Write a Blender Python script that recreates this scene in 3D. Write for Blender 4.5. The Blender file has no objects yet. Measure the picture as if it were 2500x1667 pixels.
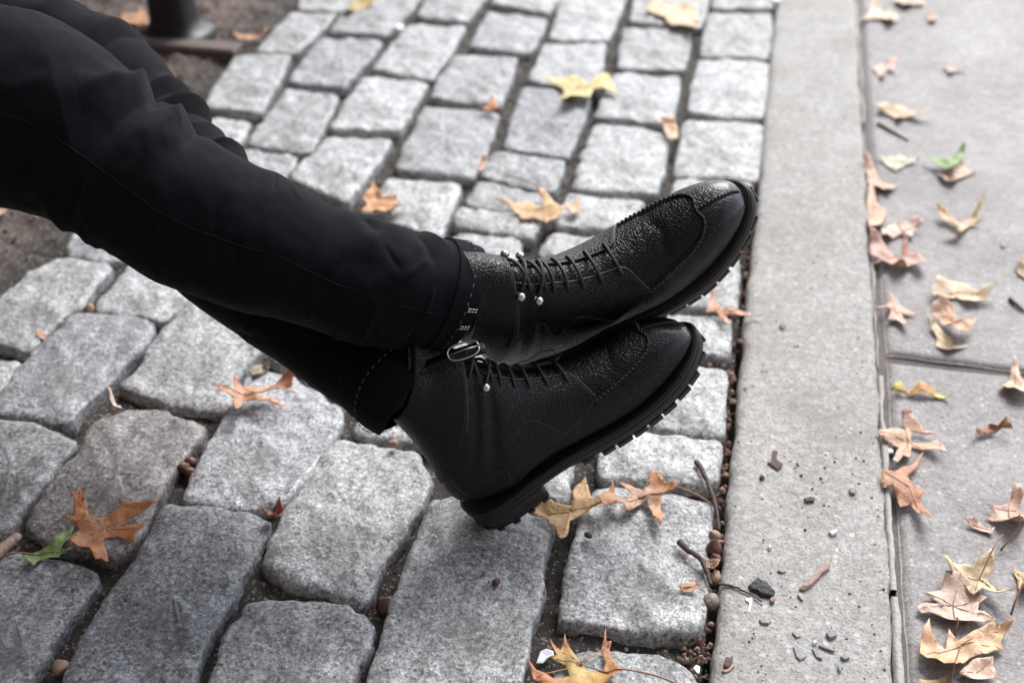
import bpy, bmesh, math, random
import numpy as np
from mathutils import Vector, Matrix, noise
from mathutils.geometry import delaunay_2d_cdt

# ------------------------------------------------------------------ camera, sky, sun, exposure
sc = bpy.context.scene
FPX, CX, CY, CAMH = 3000.0, 1250.0, 833.5, 0.86          # the photograph's own 2500 x 1667 pixels
PITCH = math.atan(2069 / FPX)
YAW = math.atan(766 / math.hypot(2069, FPX))
cam = bpy.data.cameras.new('camera'); camo = bpy.data.objects.new('camera', cam)
sc.collection.objects.link(camo)
camo.location = (0, 0, CAMH); camo.rotation_euler = (math.pi / 2 - PITCH, 0, YAW)
cam.sensor_width = 36; cam.lens = 36 * FPX / 2500; cam.clip_start = .02; cam.clip_end = 400
cam.dof.use_dof = True; cam.dof.focus_distance = 1.13; cam.dof.aperture_fstop = 4.0
sc.camera = camo
SUN_EL, SUN_AZ = math.radians(48), math.radians(14)        # azimuth clockwise from +Y
w = bpy.data.worlds.new('World'); sc.world = w; w.use_nodes = True
nt = w.node_tree; bg = nt.nodes['Background']
sky = nt.nodes.new('ShaderNodeTexSky'); sky.sky_type = 'NISHITA'; sky.sun_disc = False
sky.sun_elevation = SUN_EL; sky.sun_rotation = SUN_AZ; sky.dust_density = 1.2; sky.air_density = 1.0; sky.ozone_density = 1
hs = nt.nodes.new('ShaderNodeHueSaturation'); hs.inputs['Saturation'].default_value = .42
nt.links.new(sky.outputs[0], hs.inputs['Color']); nt.links.new(hs.outputs[0], bg.inputs[0])
bg.inputs[1].default_value = .12
sun = bpy.data.lights.new('sun', 'SUN'); sun.energy = 1.5; sun.angle = math.radians(32); sun.color = (1, .985, .965)
suno = bpy.data.objects.new('sun', sun); sc.collection.objects.link(suno)
sd = Vector((math.sin(SUN_AZ) * math.cos(SUN_EL), math.cos(SUN_AZ) * math.cos(SUN_EL), math.sin(SUN_EL)))
suno.rotation_euler = sd.to_track_quat('Z', 'Y').to_euler(); suno.location = (0, 4, 6)
sc.view_settings.view_transform = 'Standard'; sc.view_settings.look = 'None'
sc.view_settings.exposure = 1.32; sc.view_settings.gamma = 1
sc.cycles.max_bounces = 6

# ------------------------------------------------------------------ helpers
random.seed(7)
fv = np.array([-math.sin(YAW) * math.cos(PITCH), math.cos(YAW) * math.cos(PITCH), -math.sin(PITCH)])
rv = np.array([math.cos(YAW), math.sin(YAW), 0.0]); uv = np.cross(rv, fv); C0 = np.array([0, 0, CAMH])
def G(x, y, z=0.0):                     # survey of the ground: pixel -> point on the level z
    d = (x - CX) / FPX * rv - (y - CY) / FPX * uv + fv
    return C0 + d * ((z - CAMH) / d[2])
def PD(x, y, dep):                      # pixel and distance -> point
    return C0 + dep * ((x - CX) / FPX * rv - (y - CY) / FPX * uv + fv)
OR = dict(R1=(0, 0), R2=(600, 0), R3=(1200, 0), R4=(1800, 0), R5=(0, 450), R6=(600, 400), R7=(1200, 400), R8=(1800, 400),
          c1=(0, 800), c2=(600, 800), c3=(1200, 800), c4=(1800, 800), b5=(0, 1167), b6=(600, 1167), b7=(1200, 1167), b8=(1800, 1167))
def px(k, pts):
    ox, oy = OR[k]
    return [(ox + a / 3.1357, oy + b / 3.1357) for a, b in pts]
col = sc.collection
def mesh(name, v, f, mat=None, parent=None, smooth=True):
    me = bpy.data.meshes.new(name); me.from_pydata([tuple(map(float, p)) for p in v], [], [tuple(map(int, q)) for q in f]); me.update()
    if smooth: me.polygons.foreach_set('use_smooth', [True] * len(me.polygons))
    o = bpy.data.objects.new(name, me); col.objects.link(o)
    if mat: me.materials.append(mat)
    if parent: o.parent = parent
    return o
def empty(name, loc=(0, 0, 0)):
    o = bpy.data.objects.new(name, None); col.objects.link(o); o.location = loc; o.empty_display_size = .05
    return o
def tag(o, label, cat, group=None):
    o['label'] = label; o['category'] = cat
    if group: o['group'] = group
    return o
def grid_faces(nu, nv, closed_v=False, off=0):
    f = []
    for i in range(nu - 1):
        for j in range(nv if closed_v else nv - 1):
            a = i * nv + j; b = i * nv + (j + 1) % nv
            f.append((off + a, off + b, off + b + nv, off + a + nv))
    return f
def tube_vf(path, r, n=8, off=0, caps=True):
    path = np.array(path, float); N = len(path); r = np.broadcast_to(np.array(r, float), (N,))
    tg = np.gradient(path, axis=0); tg /= np.linalg.norm(tg, axis=1)[:, None] + 1e-12
    ref = np.array([0, 0, 1.0]) if abs(tg[0][2]) < .9 else np.array([1.0, 0, 0])
    a = np.cross(tg[0], ref); a /= np.linalg.norm(a); v = []
    for i in range(N):
        a = a - tg[i] * (a @ tg[i]); a /= np.linalg.norm(a) + 1e-12; b = np.cross(tg[i], a)
        for k in range(n):
            q = 2 * math.pi * k / n
            v.append(path[i] + r[i] * (a * math.cos(q) + b * math.sin(q)))
    f = grid_faces(N, n, True, off)
    if caps: f += [tuple(off + k for k in range(n))[::-1], tuple(off + (N - 1) * n + k for k in range(n))]
    return v, f
def tube(name, path, r, mat, parent=None, n=8):
    v, f = tube_vf(path, r, n); return mesh(name, v, f, mat, parent)
def catmull(pts, m):
    p = np.array(pts, float); K = len(p); u = np.linspace(0, K - 1, m); return cr(p, u)
def cr(p, u):
    u = np.clip(np.asarray(u, float), 0, len(p) - 1 - 1e-9); i = np.floor(u).astype(int); t = (u - i)
    if p.ndim > 1: t = t.reshape(t.shape + (1,) * (p.ndim - 1))
    g = lambda k: p[np.clip(k, 0, len(p) - 1)]
    p0, p1, p2, p3 = g(i - 1), g(i), g(i + 1), g(i + 2)
    return .5 * (2 * p1 + (p2 - p0) * t + (2 * p0 - 5 * p1 + 4 * p2 - p3) * t ** 2 + (3 * p1 - p0 - 3 * p2 + p3) * t ** 3)
def fbm(x, y, z, o=3):
    return noise.fractal(Vector((x, y, z)), 1.0, 2.0, o)

# ------------------------------------------------------------------ materials
class N:
    def __init__(s, name):
        s.m = bpy.data.materials.new(name); s.m.use_nodes = True; s.t = s.m.node_tree; s.b = s.t.nodes['Principled BSDF']
        s.tc = s.t.nodes.new('ShaderNodeTexCoord')
    def n(s, ty, ins=None, **kw):
        x = s.t.nodes.new('ShaderNode' + ty)
        for k, v in kw.items(): setattr(x, k, v)
        for k, v in (ins or {}).items(): s.set(x.inputs[k], v)
        return x
    def set(s, sock, v):
        if isinstance(v, bpy.types.NodeSocket): s.t.links.new(v, sock)
        else: sock.default_value = v
    def noise(s, sc_, det=4, rough=.55, co='Object', dist=0):
        return s.n('TexNoise', {'Vector': s.tc.outputs[co] if isinstance(co, str) else co, 'Scale': sc_, 'Detail': det, 'Roughness': rough, 'Distortion': dist}).outputs['Fac']
    def voro(s, sc_, feat='F1', out='Distance', co='Object', rnd=1.0):
        return s.n('TexVoronoi', {'Vector': s.tc.outputs[co] if isinstance(co, str) else co, 'Scale': sc_, 'Randomness': rnd}, feature=feat).outputs[out]
    def ramp(s, fac, stops):
        r = s.n('ValToRGB', {'Fac': fac}); e = r.color_ramp.elements
        while len(e) < len(stops): e.new(.5)
        for k, (p, c) in zip(e, stops):
            k.position = p; k.color = (*c, 1) if isinstance(c, (tuple, list)) else (c, c, c, 1)
        return r.outputs['Color']
    def mix(s, fac, a, b, mode='MIX'):
        x = s.n('Mix', data_type='RGBA', blend_type=mode)
        s.set(x.inputs[0], fac)
        for k, v in ((6, a), (7, b)):
            s.set(x.inputs[k], v if isinstance(v, bpy.types.NodeSocket) else (*v, 1) if isinstance(v, (tuple, list)) else (v, v, v, 1))
        return x.outputs[2]
    def math(s, op, a, b=0.0):
        x = s.n('Math', operation=op); s.set(x.inputs[0], a); s.set(x.inputs[1], b); return x.outputs[0]
    def bump(s, h, strength, dist, prev=None):
        x = s.n('Bump', {'Height': h, 'Strength': strength, 'Distance': dist})
        if prev is not None: s.t.links.new(prev, x.inputs['Normal'])
        return x.outputs['Normal']
    def out(s, col=None, rough=None, nrm=None, **kw):
        if col is not None: s.set(s.b.inputs['Base Color'], col if isinstance(col, bpy.types.NodeSocket) else (*col, 1))
        if rough is not None: s.set(s.b.inputs['Roughness'], rough)
        if nrm is not None: s.set(s.b.inputs['Normal'], nrm)
        for k, v in kw.items(): s.set(s.b.inputs[k.replace('_', ' ')], v)
        return s.m

def m_granite():
    s = N('granite'); oi = s.n('ObjectInfo')
    co = s.n('VectorMath', {0: s.tc.outputs['Object'], 1: oi.outputs['Location']}, operation='ADD').outputs[0]
    sp = s.n('Mapping', {'Vector': s.tc.outputs['Object'], 'Location': (0, 0, 0)})
    n1 = s.noise(170, 6, .72); n2 = s.noise(34, 5, .62); n3 = s.noise(11, 4, .6); n4 = s.noise(330, 3, .6)
    gr = s.n('SeparateXYZ', {0: s.voro(300, 'F1', 'Color')}).outputs[0]; gr2 = s.n('SeparateXYZ', {0: s.voro(620, 'F1', 'Color')}).outputs[1]
    g = s.ramp(n1, [(.34, .45), (.45, .82), (.55, 1.05), (.68, 1.40)])
    c = s.mix(1.0, oi.outputs['Color'], g, 'MULTIPLY')
    c = s.mix(1.0, c, s.ramp(gr, [(.0, .45), (.18, .80), (.5, 1.0), (.8, 1.18), (1.0, 1.45)]), 'MULTIPLY')
    c = s.mix(1.0, c, s.ramp(gr2, [(.0, .55), (.2, .9), (.7, 1.05), (1.0, 1.4)]), 'MULTIPLY')
    c = s.mix(1.0, c, s.ramp(n2, [(.30, .66), (.5, 1.0), (.70, 1.2)]), 'MULTIPLY')
    c = s.mix(s.ramp(n4, [(.60, 0.0), (.65, .7)]), c, (.04, .042, .046))
    c = s.mix(s.ramp(s.noise(210, 3, .6), [(.61, 0.0), (.66, .6)]), c, (.60, .60, .59))
    c = s.mix(s.ramp(n3, [(.50, 0.0), (.70, .7)]), c, (.11, .106, .103))
    c = s.mix(s.ramp(s.noise(7, 5, .65), [(.60, 0.0), (.8, .3)]), c, (.24, .18, .13))
    nr = s.bump(n2, .75, .005); nr = s.bump(n1, .42, .0018, nr); nr = s.bump(gr, .25, .0008, nr)
    return s.out(c, s.ramp(n2, [(.3, .62), (.7, .42)]), nr, Specular_IOR_Level=.5)
def m_soil():
    s = N('dark_soil'); n1 = s.noise(160, 6, .7); n2 = s.noise(28, 5, .6); v = s.voro(380, 'F1', 'Color')
    gm = s.n('NewGeometry'); x = s.n('SeparateXYZ', {0: gm.outputs['Position']}).outputs[0]
    bed = s.n('MapRange', {'Value': s.math('ADD', x, s.math('MULTIPLY', n2, .12)), 'From Min': -.89, 'From Max': -1.01}).outputs[0]
    c = s.mix(n2, (.018, .015, .013), (.055, .045, .038)); c = s.mix(s.ramp(n1, [(.5, 0.0), (.7, .8)]), c, (.11, .09, .075))
    d = s.mix(n2, (.05, .034, .028), (.17, .125, .105)); d = s.mix(s.ramp(n1, [(.5, 0.0), (.7, .7)]), d, (.24, .19, .165))
    c = s.mix(bed, c, d)
    vv = s.n('SeparateXYZ', {0: v}).outputs[0]
    c = s.mix(s.ramp(vv, [(.90, 0.0), (.94, .7)]), c, (.33, .29, .25))
    nr = s.bump(n2, .8, .012); nr = s.bump(n1, .9, .005, nr)
    return s.out(c, .8, nr)
def m_kerb():
    s = N('kerb_concrete'); n1 = s.noise(14, 5, .65); n2 = s.noise(90, 6, .7); n3 = s.noise(320, 4, .6)
    vd = s.voro(120, 'F1', 'Distance'); vc = s.n('SeparateXYZ', {0: s.voro(120, 'F1', 'Color')})
    c = s.mix(n1, (.35, .34, .322), (.46, .452, .435)); c = s.mix(s.ramp(n2, [(.42, .75), (.6, 0.0)]), c, (.25, .235, .215))
    c = s.mix(1.0, c, s.ramp(n3, [(.3, .6), (.5, 1.0), (.7, 1.3)]), 'MULTIPLY')
    st = s.math('MULTIPLY', s.math('LESS_THAN', vd, .33), s.math('GREATER_THAN', vc.outputs[0], .66))
    pc = s.ramp(vc.outputs[1], [(0, (.2, .2, .2)), (.3, (.28, .26, .24)), (.55, (.5, .46, .42)), (.8, (.62, .58, .54)), (1, (.33, .23, .18))])
    c = s.mix(s.math('MULTIPLY', st, .85), c, pc)
    c = s.mix(s.ramp(s.noise(5, 5, .7), [(.48, 0.0), (.72, .6)]), c, (.19, .165, .14))
    nr = s.bump(n2, .6, .004); nr = s.bump(n3, .6, .0015, nr); nr = s.bump(st, .5, .0012, nr)
    return s.out(c, s.ramp(n1, [(.3, .72), (.7, .55)]), nr)
def m_walk():
    s = N('sidewalk_concrete'); n1 = s.noise(6, 6, .65); n2 = s.noise(70, 6, .7); n3 = s.noise(300, 4, .6); vc = s.n('SeparateXYZ', {0: s.voro(150, 'F1', 'Color')}); vd = s.voro(150, 'F1', 'Distance')
    c = s.mix(n1, (.25, .232, .228), (.37, .355, .35)); c = s.mix(s.ramp(n2, [(.4, .6), (.58, 0.0)]), c, (.18, .155, .15))
    c = s.mix(1.0, c, s.ramp(n3, [(.3, .62), (.5, 1.0), (.7, 1.3)]), 'MULTIPLY')
    st = s.math('MULTIPLY', s.math('LESS_THAN', vd, .36), s.math('GREATER_THAN', vc.outputs[0], .8))
    c = s.mix(s.math('MULTIPLY', st, .7), c, s.ramp(vc.outputs[1], [(0, (.1, .1, .11)), (.6, (.45, .4, .38)), (1, (.55, .52, .5))]))
    c = s.mix(s.ramp(s.noise(3.2, 6, .7), [(.47, 0.0), (.70, .65)]), c, (.165, .145, .14))
    nr = s.bump(n2, .5, .004); nr = s.bump(n3, .6, .0015, nr)
    return s.out(c, s.ramp(n1, [(.3, .66), (.7, .48)]), nr)
def m_leather():
    s = N('pebbled_black_leather'); at = s.n('Attribute', attribute_name='polish').outputs['Fac']
    wob = s.n('TexNoise', {'Vector': s.tc.outputs['Object'], 'Scale': 90.0, 'Detail': 2}).outputs['Color']
    co = s.mix(.0022, s.tc.outputs['Object'], wob, 'ADD')
    e = s.voro(330, 'DISTANCE_TO_EDGE', 'Distance', co); h = s.ramp(e, [(0, 0.0), (.16, .75), (.45, 1.0)])
    fine = s.noise(1500, 2)
    inv = s.math('SUBTRACT', 1.0, at)
    b = s.n('Bump', {'Height': h, 'Distance': .0009}); s.set(b.inputs['Strength'], s.math('MULTIPLY_ADD', inv, .85)); b.inputs['Strength'].default_value = .8
    mm = s.n('MapRange', {'Value': at, 'To Min': .48, 'To Max': .32}); s.set(b.inputs['Strength'], mm.outputs[0])
    cr_ = s.bump(s.noise(45, 2, .5, dist=.4), .22, .003, b.outputs['Normal'])
    ro = s.n('MapRange', {'Value': at, 'To Min': .30, 'To Max': .22}).outputs[0]
    c = s.mix(h, (.0012, .0012, .0012), (.0030, .0030, .0034))
    return s.out(c, ro, cr_, Specular_IOR_Level=.29, Coat_Weight=s.math('MULTIPLY', at, .6), Coat_Roughness=.22)
def m_simple(name, c, rough, sc_=200, amp=.4, dist=.001, var=.35, **kw):
    s = N(name); n = s.noise(sc_, 4, .6); k = [x * (1 - var) for x in c], [x * (1 + var) for x in c]
    return s.out(s.mix(n, tuple(k[0]), tuple(k[1])), rough, s.bump(n, amp, dist), **kw)
def m_denim():
    s = N('black_denim'); n = s.noise(900, 3, .6); n2 = s.noise(25, 4, .6); wv = s.n('TexWave', {'Vector': s.tc.outputs['Object'], 'Scale': 185.0, 'Distortion': 2.0, 'Detail': 1.0}, bands_direction='DIAGONAL').outputs['Fac']
    c = s.mix(n2, (.0013, .0015, .0026), (.0030, .0034, .0060)); c = s.mix(s.ramp(n, [(.55, 0.0), (.75, .6)]), c, (.011, .012, .018))
    vs = s.n('SeparateXYZ', {0: s.voro(150, 'F1', 'Color')}).outputs[0]; c = s.mix(s.math('MULTIPLY', s.math('LESS_THAN', s.voro(150), .05), s.math('GREATER_THAN', vs, .9)), c, (.08, .08, .09))
    c = s.mix(1.0, c, s.ramp(wv, [(0, .65), (1, 1.35)]), 'MULTIPLY')
    return s.out(c, .88, s.bump(wv, .25, .0005, s.bump(n, .5, .0006)), Sheen_Weight=.035, Sheen_Roughness=.4, Specular_IOR_Level=.15)
def m_leaf():
    s = N('dry_leaf'); a = s.n('Attribute', attribute_name='tint').outputs['Color']; n = s.noise(60, 5, .65); n2 = s.noise(420, 3, .6)
    c = s.mix(1.0, a, s.ramp(n, [(.3, .62), (.5, 1.0), (.72, 1.3)]), 'MULTIPLY')
    c = s.mix(s.ramp(n2, [(.64, 0.0), (.70, .75)]), c, (.05, .03, .02))
    v = s.voro(260, 'DISTANCE_TO_EDGE')
    nr = s.bump(s.ramp(v, [(0, 1.0), (.10, 0.0)]), .22, .0005); nr = s.bump(n, .6, .004, nr)
    return s.out(c, .5, nr, Subsurface_Weight=0.0)
def m_grit():
    s = N('grit'); r = s.n('NewGeometry').outputs['Random Per Island']
    c = s.ramp(r, [(0, (.03, .026, .024)), (.25, (.07, .055, .045)), (.5, (.14, .085, .06)), (.68, (.24, .14, .10)), (.84, (.20, .19, .18)), (.95, (.38, .34, .30)), (1, (.5, .48, .45))])
    return s.out(c, .7, s.bump(s.noise(500), .5, .001))
def m_flake():
    s = N('leaf_crumbs'); r = s.n('NewGeometry').outputs['Random Per Island']
    return s.out(s.ramp(r, [(0, (.05, .03, .025)), (.35, (.14, .07, .05)), (.65, (.26, .14, .10)), (.85, (.38, .24, .18)), (1, (.2, .16, .13))]), .7, s.bump(s.noise(400), .5, .001))
FLAKE = m_flake()
GRAN, SOIL, KERB, WALK, LEATH, DENIM, LEAF, GRIT = m_granite(), m_soil(), m_kerb(), m_walk(), m_leather(), m_denim(), m_leaf(), m_grit()
RUBBER = m_simple('black_rubber', (.014, .014, .0155), .45, 350, .25, .0006)
WELT = m_simple('welt_leather', (.009, .009, .009), .4, 300, .4, .0008)
THREAD = m_simple('black_thread', (.034, .034, .036), .65, 900, .5, .0006)
GREYTHREAD = m_simple('grey_thread', (.065, .065, .068), .7, 900, .4, .0005)
WHITETHREAD = m_simple('white_thread', (.55, .55, .54), .7, 900, .4, .0005)
LACE = m_simple('waxed_lace', (.014, .014, .015), .55, 1200, .7, .0008)
STEEL = m_simple('brushed_nickel', (.62, .59, .54), .22, 500, .2, .0003, .1, Metallic=1.0)
MORTAR = m_simple('mortar', (.40, .385, .36), .7, 180, .6, .003, .4)
BARK = m_simple('brown_bark', (.10, .065, .052), .75, 260, .7, .002, .5)
PALEBARK = m_simple('pale_bark', (.36, .25, .21), .7, 200, .6, .002, .3)
NUT = m_simple('brown_nut_shell', (.13, .055, .038), .38, 240, .5, .0015, .5)
TANNUT = m_simple('tan_nut_shell', (.36, .22, .15), .5, 240, .5, .0012, .35)
GREYNUT = m_simple('grey_nut_shell', (.22, .19, .14), .5, 160, .5, .0012, .35)
PAPER = m_simple('white_paper', (.78, .80, .80), .6, 120, .4, .002, .08)
JOINT = m_simple('joint_dirt', (.12, .10, .09), .8, 90, .8, .004, .5)
SLATE = m_simple('slate_chip', (.25, .255, .26), .6, 160, .6, .002, .3)
TAR = m_simple('black_tar', (.03, .033, .038), .55, 220, .9, .004, .6)
IRON = m_simple('black_painted_iron', (.010, .010, .011), .45, 120, .4, .001, .3)
WOOD = m_simple('dark_bench_wood', (.09, .055, .035), .6, 60, .5, .002, .4)
CLOTH = m_simple('black_wool', (.012, .012, .014), .9, 500, .6, .001, .4)
SKIN = m_simple('skin', (.45, .27, .20), .5, 120, .2, .001, .1)
HAIR = m_simple('dark_hair', (.02, .014, .01), .5, 300, .8, .003, .4)

# ------------------------------------------------------------------ setting: soil, cobbles, kerb, sidewalk
base = mesh('ground', [(-60, -60, -.09), (60, -60, -.09), (60, 60, -.09), (-60, 60, -.09)], [(0, 1, 2, 3)], SOIL)
base['kind'] = 'structure'
def soil_sheet():
    xs = np.concatenate([np.arange(-2.6, -1.5, .04), np.arange(-1.5, .02, .0075)]); ys = np.concatenate([np.arange(-.6, .45, .04), np.arange(.45, 2.5, .0075), np.arange(2.5, 4.6, .04)])
    v = []
    for x in xs:
        for y in ys:
            bed = min(1, max(0, (-.965 + .03 * noise.noise(Vector((y * 5, 3, 0))) - x) / .06))
            z = -.0175 + .006 * fbm(x * 30, y * 30, 0, 3) + .0025 * noise.noise(Vector((x * 150, y * 150, 5)))
            z += bed * (.005 + .012 * fbm(x * 9, y * 9, 4, 4) + .004 * noise.noise(Vector((x * 60, y * 60, 2))))
            v.append((x, y, z))
    return mesh('cobbled_strip', v, [q[::-1] for q in grid_faces(len(xs), len(ys))], SOIL)
soil = soil_sheet(); soil['kind'] = 'structure'

GY, BL, PK, LT, DK = (.39, .392, .392), (.345, .350, .362), (.29, .265, .26), (.43, .431, .428), (.235, .239, .247)  # stone colours; LT and DK also paint in far light and near-left shade
ST = [  # crop, outline (clockwise from top left), tint
 ('R2', [(480, -160), (930, -110), (720, 90), (400, 70)], LT), ('R2', [(350, 100), (700, 120), (395, 405), (75, 400)], LT),
 ('R1', [(1800, 450), (2225, 450), (2000, 880), (1560, 820)], LT), ('R1', [(1590, 905), (1920, 925), (1830, 1090), (1440, 1060)], LT), ('R1', [(1400, 1120), (1790, 1120), (1650, 1380), (1260, 1330)], LT),
 ('R2', [(310, 690), (715, 745), (500, 1175), (15, 1105)], LT), ('R2', [(-10, 1135), (395, 1210), (290, 1360), (-150, 1290)], LT),
 ('R2', [(575, 285), (1050, 325), (755, 690), (325, 640)], BL), ('R2', [(910, -60), (1370, -30), (1075, 275), (640, 245)], LT),
 ('R2', [(1245, 190), (1690, 195), (1430, 605), (965, 545)], LT), ('R2', [(1450, -90), (1880, -70), (1690, 165), (1310, 135)], GY),
 ('R2', [(905, 590), (1395, 640), (1175, 1005), (645, 985)], LT), ('R2', [(630, 1065), (1125, 1075), (780, 1570), (350, 1370)], LT),
 ('R2', [(1860, 85), (2305, 145), (2180, 415), (1715, 370)], GY), ('R2', [(1940, -80), (2450, -60), (2310, 115), (1885, 45)], LT),
 ('R2', [(1595, 445), (2080, 455), (1950, 815), (1410, 760)], GY), ('R2', [(1370, 795), (1945, 855), (1745, 1375), (1140, 1285)], GY),
 ('R6', [(1095, 110), (1645, 155), (1490, 560), (890, 390)], LT),
 ('R3', [(570, -80), (1050, -70), (895, 300), (440, 295)], LT), ('R3', [(400, 345), (875, 335), (800, 690), (285, 625)], LT),
 ('R3', [(235, 660), (765, 745), (590, 1205), (95, 1115)], BL), ('R3', [(30, 1165), (555, 1230), (480, 1490), (-140, 1320)], GY),
 ('R6', [(1780, 110), (2290, 240), (2215, 400), (1700, 310)], GY), ('R6', [(1640, 355), (2260, 420), (2180, 590), (1615, 490)], LT),
 ('R6', [(1640, 545), (2080, 600), (2110, 820), (1480, 760)], LT),
 ('R3', [(1120, -90), (1670, -70), (1605, 220), (1065, 170)], LT), ('R3', [(1015, 210), (1525, 255), (1470, 535), (965, 515)], LT),
 ('R3', [(930, 565), (1450, 580), (1385, 955), (795, 900)], GY), ('R3', [(785, 960), (1280, 990), (1365, 1080), (1255, 1480), (615, 1435)], LT),
 ('R7', [(595, 245), (1180, 295), (930, 520), (485, 490)], LT), ('R7', [(460, 540), (850, 540), (760, 760), (370, 700)], LT),
 ('R3', [(1720, -180), (2170, -160), (2150, 75), (1680, 65)], LT), ('R3', [(1665, 110), (2145, 120), (2120, 450), (1595, 430)], LT),
 ('R3', [(1585, 480), (2120, 495), (2075, 920), (1500, 870)], LT), ('R3', [(1485, 925), (2075, 955), (2035, 1380), (1400, 1330)], LT),
 ('R7', [(1410, 135), (1985, 165), (1960, 560), (1330, 520)], LT), ('R7', [(1390, 610), (1890, 600), (1880, 1120), (1300, 1100)], LT),
 ('R7', [(1290, 1170), (1830, 1185), (1800, 1480), (1200, 1450)], LT),
 ('c3', [(1260, 285), (1795, 335), (1765, 835), (1010, 740)], LT), ('c3', [(960, 790), (1750, 890), (1690, 1225), (840, 1165), (820, 950)], LT),
 ('b7', [(800, 65), (1200, 90), (1680, 200), (1640, 700), (1625, 1010), (1590, 1170), (1250, 1195), (900, 1130), (515, 1085), (580, 760), (680, 330)], LT),
 ('b7', [(650, 1345), (950, 1350), (1300, 1385), (1500, 1490), (1590, 1620), (1570, 2050), (380, 2000), (470, 1550)], GY),
 ('b6', [(1420, 200), (1660, 190), (2310, 310), (2345, 410), (2250, 690), (2245, 950), (2165, 1110), (2150, 1260), (2050, 1850), (880, 1780), (985, 1420), (1100, 1130), (1180, 870), (1240, 690), (1330, 420)], LT),
 ('c3', [(130, 880), (615, 1005), (575, 1325), (0, 1270)], LT),
 ('c2', [(650, 880), (760, 858), (1000, 890), (1320, 945), (1410, 1190), (1290, 1410), (1160, 1620), (1070, 1760), (935, 2095), (660, 2010), (360, 1940), (115, 1805), (190, 1650), (330, 1340), (480, 1150)], GY),
 ('b6', [(20, 965), (300, 930), (740, 992), (890, 1060), (945, 1150), (930, 1290), (800, 1560), (720, 1800), (-370, 1760), (-270, 1560), (-170, 1330), (-150, 1200)], GY),
 ('c2', [(40, 300), (350, 350), (735, 640), (715, 740), (470, 1140), (285, 1365), (0, 1385), (-480, 1335), (-420, 1150), (-310, 950), (-130, 660)], BL),
 ('b5', [(1285, 212), (1700, 245), (1950, 275), (2060, 345), (2050, 430), (1900, 650), (1820, 790), (1640, 1140), (1555, 1290), (1470, 1600), (1380, 1760), (560, 1650), (495, 1490), (690, 1170), (840, 900), (1035, 640), (1130, 450), (1235, 265)], DK),
 ('c1', [(1480, -250), (2080, 60), (1965, 185), (1795, 400), (1765, 560), (1700, 625), (1300, 590), (1060, 500), (925, 450), (1110, 260), (1280, 20)], GY),
 ('c1', [(830, 675), (1000, 650), (1250, 665), (1475, 745), (1545, 800), (1530, 880), (1440, 960), (1280, 1150), (1215, 1330), (1140, 1470), (1010, 1670), (880, 1760), (600, 1680), (330, 1610), (205, 1520), (280, 1380), (450, 1140), (600, 1000), (690, 800)], PK),
 ('b5', [(-60, 575), (160, 595), (300, 625), (480, 662), (650, 695), (735, 765), (700, 850), (600, 1000), (535, 1090), (425, 1185), (365, 1265), (375, 1330), (265, 1480), (210, 1640), (-420, 1560), (-280, 900)], DK),
 ('R5', [(570, 1000), (750, 992), (1020, 1003), (1145, 1072), (1172, 1125), (1115, 1235), (925, 1400), (780, 1580), (640, 1725), (545, 1860), (350, 1835), (180, 1785), (0, 1775), (-10, 1640), (140, 1440), (480, 1080)], BL),
 ('c1', [(-20, 742), (200, 752), (420, 795), (555, 855), (565, 900), (475, 1015), (395, 1125), (245, 1325), (50, 1580), (-250, 1520), (-230, 1100)], BL),
 ('R5', [(310, 645), (460, 590), (650, 595), (845, 635), (835, 685), (705, 795), (615, 955), (500, 1015), (260, 1250), (180, 1275), (-10, 1225), (-240, 1180), (-60, 960), (200, 725)], LT),
 ('R5', [(640, 250), (940, 380), (1000, 520), (880, 585), (700, 575), (545, 545), (530, 440)], BL),
 ('R5', [(890, 740), (1000, 600), (1250, 620), (1460, 800), (1430, 900), (1340, 990), (1240, 1055), (1150, 1035), (1040, 997), (755, 968), (745, 900), (870, 800)], LT),
 ('R5', [(-200, 1330), (0, 1345), (130, 1355), (145, 1395), (50, 1510), (-40, 1600), (-260, 1560)], GY),
]
def pip(p, poly):
    x, y = p; c = False; n = len(poly)
    for i in range(n):
        x1, y1 = poly[i]; x2, y2 = poly[i - 1]
        if (y1 > y) != (y2 > y) and x < (x2 - x1) * (y - y1) / (y2 - y1) + x1: c = not c
    return c
STONE_POLYS = []
def fillet(pts, r):
    out = []; n = len(pts)
    for i in range(n):
        a, b, c = pts[i - 1], pts[i], pts[(i + 1) % n]
        la, lc = np.linalg.norm(a - b), np.linalg.norm(c - b); q = min(r, .42 * la, .42 * lc)
        p0, p2 = b + (a - b) / la * q, b + (c - b) / lc * q
        for t in (0, .25, .5, .75, 1): out.append((1 - t) ** 2 * p0 + 2 * t * (1 - t) * b + t * t * p2)
    return np.array(out)
def resample(p, n):
    q = np.vstack([p, p[:1]]); d = np.concatenate([[0], np.cumsum(np.linalg.norm(np.diff(q, axis=0), axis=1))])
    s = np.linspace(0, d[-1], n, endpoint=False); return np.stack([np.interp(s, d, q[:, k]) for k in range(q.shape[1])], 1)
RINGS = [.14, .28, .41, .53, .64, .73, .80, .86, .905, .94, .968, .987, 1.0]
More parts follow.
